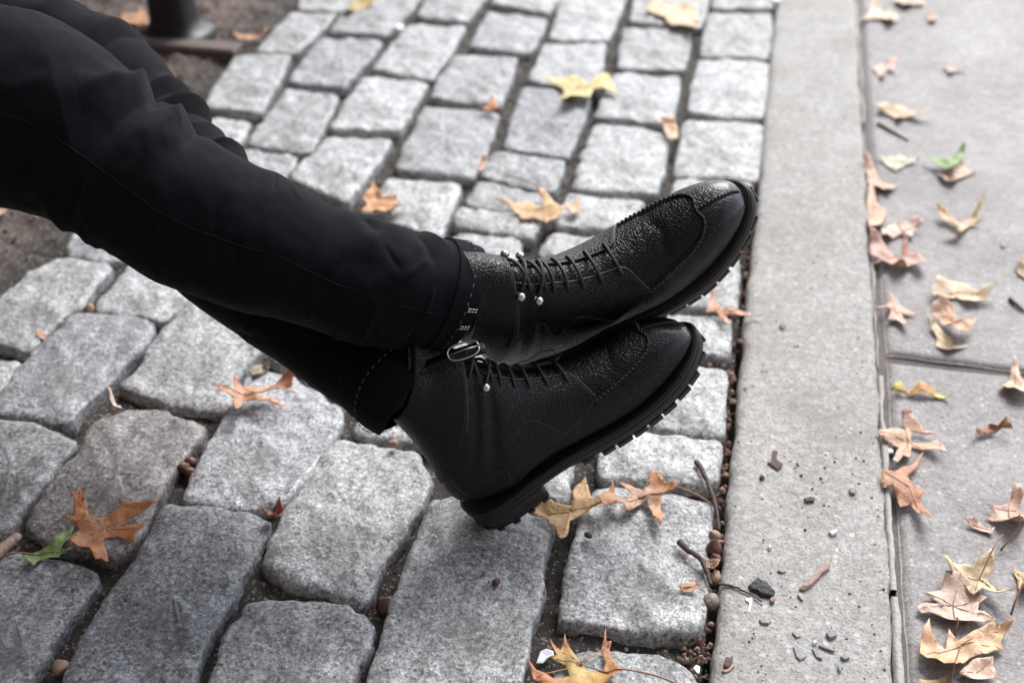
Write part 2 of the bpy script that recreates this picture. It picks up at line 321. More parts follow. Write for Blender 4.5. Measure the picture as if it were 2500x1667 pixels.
def cobble(xy, tint, seed, detail=True, grow=.0042):
    rnd = random.Random(seed); n = 84 if detail else 40
    p = resample(fillet(np.array(xy), .012 if len(xy) < 7 else .008), n)
    cc = p.mean(0); dq = p - cc; p = cc + dq * (1 + grow / np.linalg.norm(dq, axis=1))[:, None]
    STONE_POLYS.append([tuple(q) for q in p])
    c = p.mean(0); rel = p - c
    hw = .5 * min(np.ptp(rel[:, 0]), np.ptp(rel[:, 1]))
    jit = np.array([.0042 * noise.noise(Vector((q[0] * 28, q[1] * 28, seed))) + .0030 * noise.noise(Vector((q[0] * 95, q[1] * 95, seed))) for q in p])
    rad = np.linalg.norm(rel, axis=1)[:, None]; rel = rel * (1 + jit[:, None] / rad)
    tx, ty, z0 = rnd.uniform(-.02, .02), rnd.uniform(-.025, .015), rnd.uniform(-.003, .003)
    v = []; er = .0075
    def top(q, s):
        d = (1 - s) * hw; z = 0.0
        if d < er: z -= .60 * er * (1 - math.sqrt(max(0, 1 - (1 - d / er) ** 2)))
        z -= .0016 * s * s
        x, y = q[0] + c[0], q[1] + c[1]
        z += .0036 * fbm(x * 13, y * 13, seed, 3) + .0030 * fbm(x * 42, y * 42, seed + 9, 4) - .0035 * max(0, fbm(x * 24, y * 24, seed + 20, 3) - .35) + .0008 * noise.noise(Vector((x * 160, y * 160, seed)))
        return z + z0 + tx * q[0] + ty * q[1]
    v.append((0, 0, top((0, 0), 0)))
    rings = RINGS if detail else [.3, .6, .8, .92, .98, 1.0]
    for s in rings:
        for q in rel:
            a = q * s; v.append((a[0], a[1], top(a, s)))
    for s, dz in ((1.005, -.012), (1.0, -.024), (.985, -.06)):
        for k, q in enumerate(rel):
            a = q * s; zz = v[1 + (len(rings) - 1) * n + k][2]
            x, y = a[0] + c[0], a[1] + c[1]; g = 1 + .003 * fbm(x * 60, y * 60, dz * 60 + seed, 3) / rad[k][0]
            v.append((a[0] * g, a[1] * g, zz + dz))
    f = [(0, 1 + (j + 1) % n, 1 + j)[::-1] for j in range(n)]
    f += [q[::-1] for q in grid_faces(len(rings) + 3, n, True, 1)]
    # orientation of the outline decides the winding
    ar = sum(p[i - 1][0] * p[i][1] - p[i][0] * p[i - 1][1] for i in range(n))
    if ar < 0: f = [q[::-1] for q in f]
    f = [q[::-1] for q in f] if False else f
    o = mesh('cobblestone', v, f, GRAN, soil); o.location = (c[0], c[1], 0)
    k = rnd.uniform(.82, 1.10); o.color = tuple(min(1, x * k * rnd.uniform(.994, 1.006)) for x in tint) + (1,)
    return o
for i, (k, pts, tint) in enumerate(ST):
    cobble([G(a, b, -.004)[:2] for a, b in px(k, pts)], tint, i * 7 + 3)
ntr = len(STONE_POLYS)
boxes = [(min(a for a, b in p), max(a for a, b in p), min(b for a, b in p), max(b for a, b in p)) for p in STONE_POLYS]
def blocked(x0, x1, y0, y1):
    pts = [(x0 + (x1 - x0) * a, y0 + (y1 - y0) * b) for a in (.08, .5, .92) for b in (.04, .25, .5, .75, .96)]
    for p, bx in zip(STONE_POLYS[:ntr], boxes):
        if bx[1] < x0 or bx[0] > x1 or bx[3] < y0 or bx[2] > y1: continue
        if any(pip(q, p) for q in pts): return True
        if any(x0 < a < x1 and y0 < b < y1 for a, b in p): return True
    return False
cxs = [.005, -.140, -.271, -.404, -.544, -.684, -.818, -.948]
rr = random.Random(5)
for ci in range(len(cxs) - 1):
    x1, x0 = cxs[ci] - .006, cxs[ci + 1] + .006; y = .12
    while y < 3.5:
        L = rr.uniform(.16, .23)
        if not blocked(x0, x1, y, y + L):
            j = lambda: rr.uniform(-.005, .005)
            cobble([(x0 + j(), y + L + j()), (x1 + j(), y + L + j()), (x1 + j(), y + j()), (x0 + j(), y + j())], LT if y > 1.2 else GY, int(y * 1000) + ci, .5 < y < 2.3)  # distant fillers take LT, their brightness painted into the colour
            y += L + .013
        else: y += .012

# kerb
KX0, KX1 = .0215, .1825
def kerb():
    prof = [(KX0 + .004, -.10), (KX0 + .001, -.03), (KX0, -.012), (KX0 + .0015, -.005), (KX0 + .005, -.0012), (KX0 + .012, 0)]
    prof += [(x, 0) for x in np.linspace(KX0 + .022, KX1 - .012, 16)] + [(KX1 - .004, -.0006), (KX1 - .001, -.003), (KX1, -.010), (KX1, -.1)]
    ys = np.concatenate([np.arange(-.6, .5, .05), np.arange(.5, 2.8, .009), np.arange(2.8, 8, .1)]); v = []
    for y in ys:
        for x, z in prof:
            e = 1 if z > -.09 else 0
            v.append((x + e * (.0034 * fbm(x * 20, y * 17, 1, 4) + .0008 * noise.noise(Vector((x * 90, y * 90, 3)))), y, z + (.0016 * fbm(x * 16, y * 9, 7, 3) + .0006 * noise.noise(Vector((x * 130, y * 130, 8))) if z > -.02 else 0)))
    return mesh('kerb', v, [q[::-1] for q in grid_faces(len(ys), len(prof))], KERB)
kb = kerb(); kb['kind'] = 'structure'
# mortar strip between kerb and sidewalk (narrow, ragged)
def strip(y0, y1, wd, seed):
    ys = np.arange(y0, y1, .006); v = []
    for y in ys:
        a = KX1 + .0001 + .0012 * fbm(y * 30, seed, 0, 3); b = a + max(.0012, wd + .0030 * fbm(y * 14, seed, 3, 3)); z = -.0018 + .0012 * fbm(y * 40, seed, 6, 2)
        v += [(a, y, z - .02), (a + .0008, y, z), (b - .0008, y, z), (b, y, z - .02)]
    return mesh('mortar_strip', v, [q[::-1] for q in grid_faces(len(ys), 4)], MORTAR, kb)
strip(.40, .884, .0085, 2); strip(.889, 1.243, .0065, 5); strip(1.26, 1.93, .0032, 9); strip(1.97, 2.8, .0045, 11)

# sidewalk
SX0 = KX1 + .013
sw = mesh('sidewalk', [(KX1 + .0002, -3, -.0125), (4, -3, -.0125), (4, 9, -.0125), (KX1 + .0002, 9, -.0125)], [(0, 1, 2, 3)], JOINT); sw['kind'] = 'structure'
ja, jb = G(2150, 868, -.006), G(2500, 912, -.006)
def slab(x0, x1, ya, yb, seed, fine):
    """ya, yb: functions of x for the near and far edges"""
    nx, ny = (90, 110) if fine else (12, 12); v = []
    def tt(n): 
        e = np.array([0, .0015, .004, .009]); return np.concatenate([e, np.linspace(.016, .984, n - 8), 1 - e[::-1]])
    tx, ty = tt(nx), tt(ny); tx = tx if fine else tx
    for a in tx:
        for b in ty:
            x = x0 + (x1 - x0) * a; y = ya(x) + (yb(x) - ya(x)) * b
            d = min(min(a, 1 - a) * (x1 - x0), min(b, 1 - b) * abs(yb(x) - ya(x)))
            z = -.006 - (.006 * (1 - d / .007) ** 2 if d < .007 else 0) + .0022 * fbm(x * 5, y * 5, seed, 3) + .0006 * noise.noise(Vector((x * 60, y * 60, seed)))
            jx = .0016 * fbm(y * 25, seed, 1, 3) if a < .003 else 0; jy = .0016 * fbm(x * 25, seed, 4, 3) if b < .003 or b > .997 else 0
            v.append((x + jx, y + jy, z))
    n0 = len(v); nxx, nyy = len(tx), len(ty)
    ring = [i * nyy for i in range(nxx)] + [(nxx - 1) * nyy + j for j in range(1, nyy)] + [i * nyy + nyy - 1 for i in range(nxx - 2, -1, -1)] + [j for j in range(nyy - 2, 0, -1)]
    for i in ring: v.append((v[i][0], v[i][1], -.045))
    f = [q[::-1] for q in grid_faces(nxx, nyy)]; m = len(ring)
    f += [(ring[k], n0 + k, n0 + (k + 1) % m, ring[(k + 1) % m])[::-1] for k in range(m)]
    return mesh('slab', v, f, WALK, sw)
jy = lambda x: ja[1] + (jb[1] - ja[1]) * (x - ja[0]) / (jb[0] - ja[0])
slab(SX0, SX0 + 1.2, lambda x: jy(x) + .007, lambda x: jy(x) + 1.5, 3, True)
slab(SX0, SX0 + 1.2, lambda x: jy(x) - 1.2, lambda x: jy(x) - .007, 8, True)
slab(SX0, SX0 + 1.2, lambda x: jy(x) + 1.515, lambda x: jy(x) + 3.0, 13, False)
slab(SX0 + 1.215, SX0 + 2.4, lambda x: jy(x) + .007, lambda x: jy(x) + 1.5, 17, False)
slab(SX0 + 1.215, SX0 + 2.4, lambda x: jy(x) - 1.2, lambda x: jy(x) - .007, 19, False)

# ------------------------------------------------------------------ loose grit (uncountable)
def chips(name, spots, label_seed, mat=GRIT, parent=None):
    rnd = random.Random(label_seed); v = []; f = []
    for x, y, z, r in spots:
        o = len(v); a = [rnd.uniform(.6, 1.3) for _ in range(8)]; ph = rnd.uniform(0, 6)
        for k in range(5): v.append((x + r * a[k] * math.cos(ph + k * 1.257), y + r * a[k] * math.sin(ph + k * 1.257), z))
        for k in range(3): v.append((x + .55 * r * a[5 + k] * math.cos(ph + k * 2.1), y + .55 * r * a[5 + k] * math.sin(ph + k * 2.1), z + r * .8 * a[k]))
        f += [(o, o + 1, o + 5), (o + 1, o + 2, o + 6, o + 5), (o + 2, o + 3, o + 6), (o + 3, o + 4, o + 7, o + 6), (o + 4, o, o + 5, o + 7), (o + 5, o + 6, o + 7)]
    ob = mesh(name, v, f, mat, parent, False); ob['kind'] = 'stuff'; return ob
def in_stone(x, y):
    return any(b[0] < x < b[1] and b[2] < y < b[3] and pip((x, y), p) for p, b in zip(STONE_POLYS, ALLB))
ALLB = [(min(a for a, b in p), max(a for a, b in p), min(b for a, b in p), max(b for a, b in p)) for p in STONE_POLYS]
rg = random.Random(11); spots = []
while len(spots) < 5200:
    x, y = rg.uniform(-.985, .018), rg.uniform(.5, 2.0)
    if x > -.12 and rg.random() < .1: x = rg.uniform(-.005, .019)
    if not in_stone(x, y):
        z = -.0175 + .006 * fbm(x * 30, y * 30, 0, 3); spots.append((x, y, z - .0004, rg.choice([.0008, .001, .0014, .002, .003])))
for _ in range(2600):
    x, y = rg.uniform(-1.4, -.985), rg.uniform(.8, 2.4)
    z = -.0125 + .006 * fbm(x * 30, y * 30, 0, 3) + .012 * fbm(x * 9, y * 9, 4, 4); spots.append((x, y, z, rg.choice([.001, .0015, .0025, .004])))
g1 = chips('joint_grit', spots, 1); g1['label'] = 'dark soil crumbs and gravel filling the cobble joints'; g1['category'] = 'grit'
spots = [(rg.uniform(KX0 + .006, KX1 - .006), min(2.0, .55 + rg.expovariate(2.4)), -.0006, rg.choice([.0006, .0007, .0009, .0012, .0018])) for _ in range(800)]
g2 = chips('kerb_grit', spots, 2); g2['label'] = 'fine sandy grit scattered on the concrete kerb'; g2['category'] = 'grit'
spots = [(rg.uniform(SX0, .7), rg.uniform(.5, 2.4), -.0075, rg.choice([.0006, .0008, .001, .0015])) for _ in range(700)]
g3 = chips('sidewalk_grit', spots, 3); g3['label'] = 'fine grit scattered on the sidewalk slabs'; g3['category'] = 'grit'
spots = []
for _ in range(900):
    y = rg.uniform(.55, 2.3); x = rg.uniform(-.004, .0195) if rg.random() < .75 else rg.uniform(-.02, .0195)
    if not in_stone(x, y): spots.append((x, y, -.014 + rg.uniform(0, .006), rg.choice([.0018, .0025, .0035, .0045])))
g4 = chips('joint_debris', spots, 6, FLAKE); g4['label'] = 'reddish brown leaf crumbs packed in the joint along the kerb'; g4['category'] = 'debris'
# ------------------------------------------------------------------ the seated person: trousers, jacket
person = tag(empty('person', (-1.0, 1.0, 0)), 'seated person in black jeans and black jacket with legs stretched out and ankles crossed', 'person')
inv = Matrix.Translation((1.0, -1.0, 0))
NEAR = [((-900, -330), (-860, 260), 1.0600), ((-560, -190), (-530, 390), 1.0600), ((-250, -80), (-240, 462), 1.0600), ((0, 12), (-35, 497), 1.0600), ((112, 42), (60, 516), 1.0600), ((198, 84), (130, 540), 1.0644), ((262, 128), (190, 570), 1.0688), ((318, 180), (250, 607), 1.0732), ((372, 226), (310, 643), 1.0775), ((432, 276), (372, 680), 1.0819), ((500, 332), (440, 710), 1.0863), ((570, 373), (520, 738), 1.0907), ((635, 408), (600, 765), 1.0951), ((688, 430), (680, 780), 1.0995), ((753, 473), (755, 803), 1.1038), ((823, 508), (822, 828), 1.1082), ((890, 522), (872, 843), 1.1126), ((962, 552), (915, 851), 1.1170), ((1012, 566), (951, 854), 1.1220), ((1056, 579), (983, 853), 1.1280), ((1097, 586), (1011, 853), 1.1350), ((1140, 598), (1055, 850), 1.1420), ((1176, 609), (1092, 845), 1.148)]
FAR = [((-800, -330), (-760, 120), 1.2700), ((-450, -240), (-420, 200), 1.2700), ((-180, -150), (-150, 270), 1.2750), ((50, -40), (-10, 330), 1.2800), ((190, 15), (110, 380), 1.2800), ((265, 42), (190, 400), 1.2800), ((330, 80), (245, 420), 1.2800), ((385, 135), (290, 450), 1.2750), ((430, 195), (320, 490), 1.2700), ((470, 240), (340, 530), 1.2650), ((500, 290), (365, 570), 1.2600), ((540, 332), (385, 610), 1.2550), ((578, 368), (410, 650), 1.2500), ((625, 430), (440, 712), 1.2365), ((700, 525), (520, 776), 1.2230), ((785, 625), (622, 846), 1.2095), ((870, 712), (705, 902), 1.1960), ((945, 785), (775, 955), 1.1825), ((985, 815), (825, 990), 1.1690), ((1012, 835), (866, 1018), 1.1555), ((1045, 852), (905, 1045), 1.142), ((1074, 868), (936, 1060), 1.140)]
class Leg:
    def __init__(s, st, flat):
        s.T = np.array([PD(*a, d) for a, b, d in st]); s.B = np.array([PD(*b, d) for a, b, d in st]); s.flat = flat; s.n = len(st)
        s.folds = []
    def base(s, u, t, off=0.0):
        T, B = cr(s.T, u), cr(s.B, u); c = (T + B) / 2; h = (T - B) / 2; r = np.linalg.norm(h, axis=-1, keepdims=True)
        c2 = (cr(s.T, u + .02) + cr(s.B, u + .02)) / 2; c1 = (cr(s.T, u - .02) + cr(s.B, u - .02)) / 2
        ax = c2 - c1; ax /= np.linalg.norm(ax, axis=-1, keepdims=True)
        n = h / r; dd = np.cross(n, ax); sg = -np.sign(np.sum(dd * fv, -1, keepdims=True)); dd = dd * sg / np.linalg.norm(dd, axis=-1, keepdims=True)
        ct, stt = np.cos(t)[..., None], np.sin(t)[..., None]
        return c + n * (r + off) * ct + dd * (r * s.flat + off) * stt, n * ct + dd * stt, r
    def pos(s, u, t, off=0.0):
        u = np.asarray(u, float); t = np.asarray(t, float)
        p, nn, r = s.base(u, t, off); d = np.zeros(u.shape)
        tw = (t + math.pi) % (2 * math.pi) - math.pi
        for u0, t0, u1, t1, wd, amp in s.folds:                 # ridge or valley along a segment of the leg's surface
            su = .031; sr = .068
            ax_, ay = u0 * su, t0 * sr; bx, by = u1 * su, t1 * sr; qx, qy = u * su, tw * sr
            L = (bx - ax_) ** 2 + (by - ay) ** 2 + 1e-12; k = np.clip(((qx - ax_) * (bx - ax_) + (qy - ay) * (by - ay)) / L, 0, 1)
            e = (qx - ax_ - k * (bx - ax_)) ** 2 + (qy - ay - k * (by - ay)) ** 2
            d += amp * (.5 * np.exp(-e / (wd * wd)) + .5 * np.exp(-np.sqrt(e + 1e-7) / (.62 * wd))) * (1 - .6 * np.abs(2 * k - 1) ** 3)
        return p + nn * d[..., None]
    def build(s, name, u0, u1, nu, nv, off=0.0, thick=0.0, mat=None, crumple=.0022, seed=0):
        U, Tt = np.meshgrid(np.linspace(u0, u1, nu), np.linspace(0, 2 * math.pi, nv, endpoint=False), indexing='ij')
        p = s.pos(U, Tt, off); p2, nn, r = s.base(U, Tt, off)
        if crumple:
            for i in range(nu):
                for j in range(nv):
                    q = p[i, j]; p[i, j] = q + nn[i, j] * (crumple * noise.fractal(Vector((q[0] * 16 + seed, q[1] * 16, q[2] * 16)), 1, 2, 3) + crumple * .25 * noise.noise(Vector((q[0] * 70, q[1] * 70, q[2] * 70 + seed))))
        v = list(p.reshape(-1, 3)); f = grid_faces(nu, nv, True)
        if thick:
            pin = p - nn * thick; k = len(v)
            v += list(pin.reshape(-1, 3)); f += [tuple(k + x for x in q[::-1]) for q in grid_faces(nu, nv, True)]
            for j in range(nv):
                a, b = j, (j + 1) % nv; f.append((b, a, k + a, k + b)); e = (nu - 1) * nv; f.append((e + a, e + b, k + e + b, k + e + a))
        o = mesh(name, v, f, mat or DENIM, person); o.matrix_parent_inverse = inv
        bm = bmesh.new(); bm.from_mesh(o.data); bmesh.ops.recalc_face_normals(bm, faces=bm.faces); bm.to_mesh(o.data); bm.free()
        return o
near, far = Leg(NEAR, .96), Leg(FAR, .95)
H_ = math.pi / 2
near.folds = [(7.7, -.5, 7.5, .45, .010, .012), (7.5, .45, 5.7, 1.25, .014, .010), (8.25, -.3, 8.1, .5, .008, -.010), (8.1, .5, 6.8, 1.5, .012, -.007), (9.2, -.4, 9.1, .55, .010, .010), (9.1, .5, 8.4, 1.3, .012, .006), (9.85, -.3, 9.6, .8, .007, -.006),
              (16.0, .35, 16.4, .75, .012, -.006), (16.9, .3, 16.2, 1.1, .012, .004), (18.0, .25, 18.6, 1.0, .012, -.005), (17.4, .9, 17.0, 1.5, .014, .004), (18.4, -.2, 19.2, .5, .010, .004),
              (4.2, .8, 6.5, 2.2, .02, .005), (5.0, 2.6, 5.6, 3.14, .010, .006), (6.2, 2.7, 6.5, 3.14, .010, .006), (3.6, .2, 3.4, 1.0, .015, .003)]
far.folds = [(8.35, -.6, 8.0, 1.1, .009, .006), (8.8, -.5, 8.6, .9, .006, -.006), (9.45, -.6, 9.05, .9, .008, .009), (9.95, -.5, 9.6, .8, .006, -.006), (10.8, -.4, 10.4, .9, .013, .004), (11.95, -.5, 11.6, .6, .007, .007), (12.5, -.5, 12.3, .5, .006, -.005),
             (5.9, -.4, 5.2, 1.0, .012, .005), (6.4, -.3, 5.9, 1.0, .008, -.004), (4.2, -.2, 3.7, .9, .008, .005)]
rf = random.Random(21)
for lg, spans in ((near, [(5.5, 10.5, 20), (15, 19.6, 18), (10.5, 15, 9), (2, 5.5, 8)]), (far, [(4, 12.5, 14), (14, 19, 6)])):
    for a, b, k in spans:                       # small creases where the cloth bunches
        for _ in range(k):
            u0, t0 = rf.uniform(a, b), rf.uniform(.1, 2.9); du, dt = rf.uniform(-.9, .5), rf.uniform(.25, .7)
            lg.folds.append((u0, t0, u0 + du, t0 + dt, rf.uniform(.003, .007), rf.choice([-1, 1]) * rf.uniform(.0012, .0030)))
near.build('trouser_leg', 0, 20.9, 420, 150, thick=0.0, seed=1)['label'] = 'black denim leg crossing on top, folded at the knee'
far.build('trouser_leg', 0, 20.0, 340, 120, thick=0.0, seed=4)['label'] = 'black denim leg crossing underneath'
class Cuff:                                        # turned-up hem: the leg's own tube, a little wider
    def __init__(s, lg, u0, u1): s.lg, s.u0, s.k = lg, u0, (u1 - u0) / 2
    def pos(s, u, t, off=0.0): return s.lg.pos(s.u0 + s.k * np.asarray(u, float), t, off)
c_near, c_far = Cuff(near, 20.05, 21.7), Cuff(far, 18.75, 20.75)
cuffs = [lg.lg.build('trouser_cuff', lg.u0, lg.u0 + 1.98 * lg.k, 34, 120, off=.0024, thick=.0040, crumple=.0024, seed=q) for lg, q in ((c_near, 1), (c_far, 4))]
def leg_line(lg, us, ts, off, r, mat, name, parent, dash=None):
    us, ts = np.array(us), np.array(ts); m = 160; a, b = np.interp(np.linspace(0, 1, m), np.linspace(0, 1, len(us)), us), np.interp(np.linspace(0, 1, m), np.linspace(0, 1, len(ts)), ts)
    p = lg.pos(a, b, off)
    if not dash: v, f = tube_vf(p, r, 6)
    else:
        v, f = [], []
        for k in range(0, m - dash[0], sum(dash)):
            vv, ff = tube_vf(p[k:k + dash[0] + 1], r, 5, len(v)); v += vv; f += ff
    o = mesh(name, v, f, mat, parent)
    if parent is person: o.matrix_parent_inverse = inv
    return o
# outer side seam of the near leg, hem stitching and the two pale bar tacks of the selvedge
leg_line(near, [0, 3, 6, 9, 12, 15, 18, 20.6], [1.75, 1.72, 1.78, 1.80, 1.74, 1.80, 1.84, 1.86], .0001, .0008, DENIM, 'side_seam', person)
for lg, cu in ((c_near, cuffs[0]), (c_far, cuffs[1])):
    leg_line(lg, [1.1, 1.1], [0, 6.28], .0042, .0005, GREYTHREAD, 'hem_stitching', cu, (2, 2))
def tack(t0):
    v, f = [], []
    for k in range(2):
        for i in range(3):
            us = np.linspace(1.28 + .2 * i, 1.42 + .2 * i, 4); p = c_near.pos(us, np.full(4, t0 + .045 * k), .0058); vv, ff = tube_vf(p, .0005, 5, len(v)); v += vv; f += ff
        p = c_near.pos(np.full(5, 1.22), np.linspace(t0 - .02, t0 + .065, 5), .0058); vv, ff = tube_vf(p, .0005, 5, len(v)); v += vv; f += ff
    mesh('bar_tack', v, f, WHITETHREAD, cuffs[0])
tack(1.68); tack(2.00)
# jacket: seated torso and arms, hands in the pockets; neck and head
def skin(name, pts, edges, mat, sub=2):
    me = bpy.data.meshes.new(name); me.from_pydata([p[:3] for p in pts], edges, []); o = bpy.data.objects.new(name, me); col.objects.link(o)
    m = o.modifiers.new('s', 'SKIN'); o.modifiers.new('sub', 'SUBSURF').levels = sub; o.modifiers['sub'].render_levels = sub
    for k, p in enumerate(pts): me.skin_vertices[0].data[k].radius = (p[3], p[4] if len(p) > 4 else p[3])
    me.skin_vertices[0].data[0].use_root = True; me.materials.append(mat); o.parent = person; o.matrix_parent_inverse = inv; m.use_smooth_shade = True
    return o
hx, hy = -1.34, 1.04
skin('jacket', [(hx, hy, .50, .15, .19), (hx - .05, hy, .68, .13, .17), (hx - .07, hy, .86, .14, .19), (hx - .07, hy, .98, .08, .12), (hx - .055, hy, 1.04, .06),
                (hx - .07, hy - .18, .95, .065), (hx - .09, hy - .25, .70, .052), (hx + .10, hy - .17, .60, .045),
                (hx - .07, hy + .18, .95, .065), (hx - .09, hy + .25, .70, .052), (hx + .10, hy + .17, .60, .045)],
     [(0, 1), (1, 2), (2, 3), (3, 4), (2, 5), (5, 6), (6, 7), (2, 8), (8, 9), (9, 10)], CLOTH)
hd = skin('head', [(hx - .05, hy, 1.05, .052), (hx - .03, hy, 1.13, .065, .06), (hx - .02, hy, 1.20, .088, .07), (hx - .035, hy, 1.27, .085, .072), (hx + .085, hy, 1.185, .012), (hx + .06, hy, 1.12, .02)],
          [(0, 1), (1, 2), (2, 3), (2, 4), (1, 5)], SKIN)
skin('hair', [(hx - .06, hy, 1.23, .085, .078), (hx - .045, hy, 1.285, .09, .08), (hx - .085, hy, 1.17, .05, .06)], [(0, 1), (0, 2)], HAIR)

# ------------------------------------------------------------------ the boots
DULL = m_simple('dull_nickel', (.34, .32, .30), .3, 500, .2, .0003, .15, Metallic=1.0)
EDGE = m_simple('cut_leather_edge', (.055, .055, .058), .45, 600, .3, .0005)
ST_T = np.array([(.3010, .0470), (.2955, .0580), (.283, .0695), (.264, .0780), (.241, .0835), (.215, .0890), (.190, .0970), (.168, .1085), (.149, .1240), (.136, .140), (.127, .157), (.119, .171), (.112, .186), (.105, .200), (.098, .215), (.095, .232), (.094, .25)])
ST_B = np.array([(.3025, .0385), (.2985, .0355), (.2845, .0315), (.263, .0280), (.238, .0255), (.212, .0245), (.184, .0255), (.152, .029), (.116, .034), (.074, .0345), (.034, .0355), (.0080, .046), (.003, .078), (.0145, .116), (.023, .150), (.027, .183), (.030, .215)])
ST_W = np.array([.0065, .0160, .0260, .0345, .0405, .0438, .0440, .0420, .0398, .0380, .0365, .0350, .0340, .0330, .0320, .0320, .0320])
ST_NB = np.array([2.2, 2.6, 3.2, 3.6, 3.8, 3.8, 3.6, 3.4, 3.2, 3.0, 2.5, 2.1, 2.0, 2.0, 2.0, 2.0, 2.0])
ST_NT = np.array([2.2, 2.3, 2.3, 2.25, 2.15, 2.05, 1.95, 1.9, 1.9, 1.95, 2.0, 2.0, 2.0, 2.0, 2.0, 2.0, 2.0])
ST_M = np.array([.45, .42, .38, .36, .34, .33, .32, .33, .35, .38, .42, .46, .5, .5, .5, .5, .5])
ST_Y = np.array([.010, .0095, .008, .006, .004, .002, .0, -.001, -.0015, -.001, 0, 0, 0, 0, 0, 0, 0])
OUT = [(.3085, 0), (.3055, .0110), (.2965, .0215), (.280, .0325), (.256, .0420), (.226, .0478), (.192, .0482), (.155, .0450), (.120, .0408), (.085, .0380), (.050, .0372), (.026, .0335), (.010, .0235), (.001, 0)]
def yoff(x): return np.interp(x, [0, .15, .22, .26, .31], [0, -.001, .0015, .006, .010])
def ztop(x): return np.interp(x, [-.01, .034, .074, .116, .152, .184, .212, .238, .263, .2845, .3025, .31], [.0345, .0345, .0342, .033, .0285, .0255, .0245, .0255, .028, .0315, .0375, .040])
def make_boot(M, side, label, bend=(0.0, 0.0), top=14.5, hooks=2):
    root = empty('ankle_boot'); root.matrix_world = M; tag(root, label, 'boot')
    def raw(u, t):
        T, B, w_, nb, nt_, m_, y_ = [cr(a, u) for a in (ST_T, ST_B, ST_W, ST_NB, ST_NT, ST_M, ST_Y)]
        c, s = np.cos(t), np.sin(t); n = np.where(c > 0, nt_, nb)
        fc = np.sign(c) * np.abs(c) ** (2 / n); fs = np.sign(s) * np.abs(s) ** (2 / n)
        k = np.where(fc > 0, m_ + (1 - m_) * fc, m_ + m_ * fc)
        xz = B + (T - B) * k[..., None]
        k = np.clip((u - 10.5) / 4, 0, 1); k = k * k * (3 - 2 * k); a = bend[0] * k; px_, pz = xz[..., 0] - .065, xz[..., 1] - .11     # the ankle flexes
        x_, z_ = .065 + px_ * np.cos(a) - pz * np.sin(a), .11 + px_ * np.sin(a) + pz * np.cos(a)
        return np.stack([x_, side * y_ + w_ * fs + bend[1] * k * (z_ - .11), z_], -1)
    def S(u, t, off=0.0):
        u, t = np.broadcast_arrays(np.asarray(u, float), np.asarray(t, float)); e = 1e-3
        p = raw(u, t); du = raw(u + e, t) - raw(u - e, t); dt = raw(u, t + e) - raw(u, t - e); n = np.cross(dt, du)
        n /= np.linalg.norm(n, axis=-1, keepdims=True) + 1e-12
        ce = (raw(u, t * 0) + raw(u, t * 0 + math.pi)) / 2; n = n * np.where(np.sum(n * (p - ce), -1, keepdims=True) < 0, -1, 1)
        at_ = np.abs(((t + math.pi) % (2 * math.pi)) - math.pi)
        cz = np.exp(-((at_ - 1.25) / .75) ** 2)
        d = -.0030 * np.exp(-((u - 10.7 + .5 * (at_ - 1)) / .35) ** 2) * cz - .0024 * np.exp(-((u - 12.0 + .35 * at_) / .28) ** 2) * cz + .0012 * np.exp(-((u - 11.3) / .3) ** 2) * cz
        d += -.0012 * np.exp(-((u - 4.6 - .3 * np.sin(at_ * 3)) / .18) ** 2) * np.exp(-(at_ / .9) ** 2) - .0010 * np.exp(-((u - 5.3 + .2 * at_) / .16) ** 2) * np.exp(-((at_ - .9) / .6) ** 2)
        return p + n * (d + off)[..., None] if np.ndim(off) else p + n * (d + off)[..., None]
    def part(name, v, f, mat, parent=root, smooth=True, polish=None):
        o = mesh(name, v, f, mat, parent, smooth)
        if polish is not None:
            a = o.data.attributes.new('polish', 'FLOAT', 'POINT'); a.data.foreach_set('value', polish)
        bm = bmesh.new(); bm.from_mesh(o.data); bmesh.ops.recalc_face_normals(bm, faces=bm.faces); bm.to_mesh(o.data); bm.free()
        return o
    # upper
    nu, nv = 200, 96
    U, T = np.meshgrid(np.linspace(0, top, nu), np.linspace(-math.pi, math.pi, nv, endpoint=False), indexing='ij')
    p = S(U, T); v = list(p.reshape(-1, 3)); f = grid_faces(nu, nv, True)
    tip = p[0].mean(0) + np.array([.0015, 0, 0]); v.append(tip); f += [(j, (j + 1) % nv, len(v) - 1) for j in range(nv)]
    pol = np.append((np.clip((3.4 - U) / 2.4, 0, 1) ** 1.3).ravel(), 1.0)
    part('upper', v, f, LEATH, polish=pol)
    def patch(name, ufun0, ufun1, t0, t1, nu, nt_, off, mat=LEATH, parent=root):
        t = np.linspace(t0, t1, nt_); s = np.linspace(0, 1, nu); UU = np.array([[ufun0(b) + (ufun1(b) - ufun0(b)) * a for b in t] for a in s]); TT = np.tile(t, (nu, 1))
        a, b = S(UU, TT, off), S(UU, TT, -.001); k = nu * nt_
        # rounded rim
        e = np.minimum(np.minimum(np.arange(nu)[:, None], np.arange(nu)[::-1][:, None]), np.minimum(np.arange(nt_)[None], np.arange(nt_)[::-1][None])); a = np.where((e == 0)[..., None], S(UU, TT, off * .55), a)
        v = list(a.reshape(-1, 3)) + list(b.reshape(-1, 3)); f = grid_faces(nu, nt_)
        ring = [i * nt_ for i in range(nu)] + [(nu - 1) * nt_ + j for j in range(1, nt_)] + [i * nt_ + nt_ - 1 for i in range(nu - 2, -1, -1)] + list(range(nt_ - 2, 0, -1))
        m = len(ring); f += [(ring[i], ring[(i + 1) % m], k + ring[(i + 1) % m], k + ring[i]) for i in range(m)]
        return part(name, v, f, mat, parent, polish=np.zeros(2 * k))
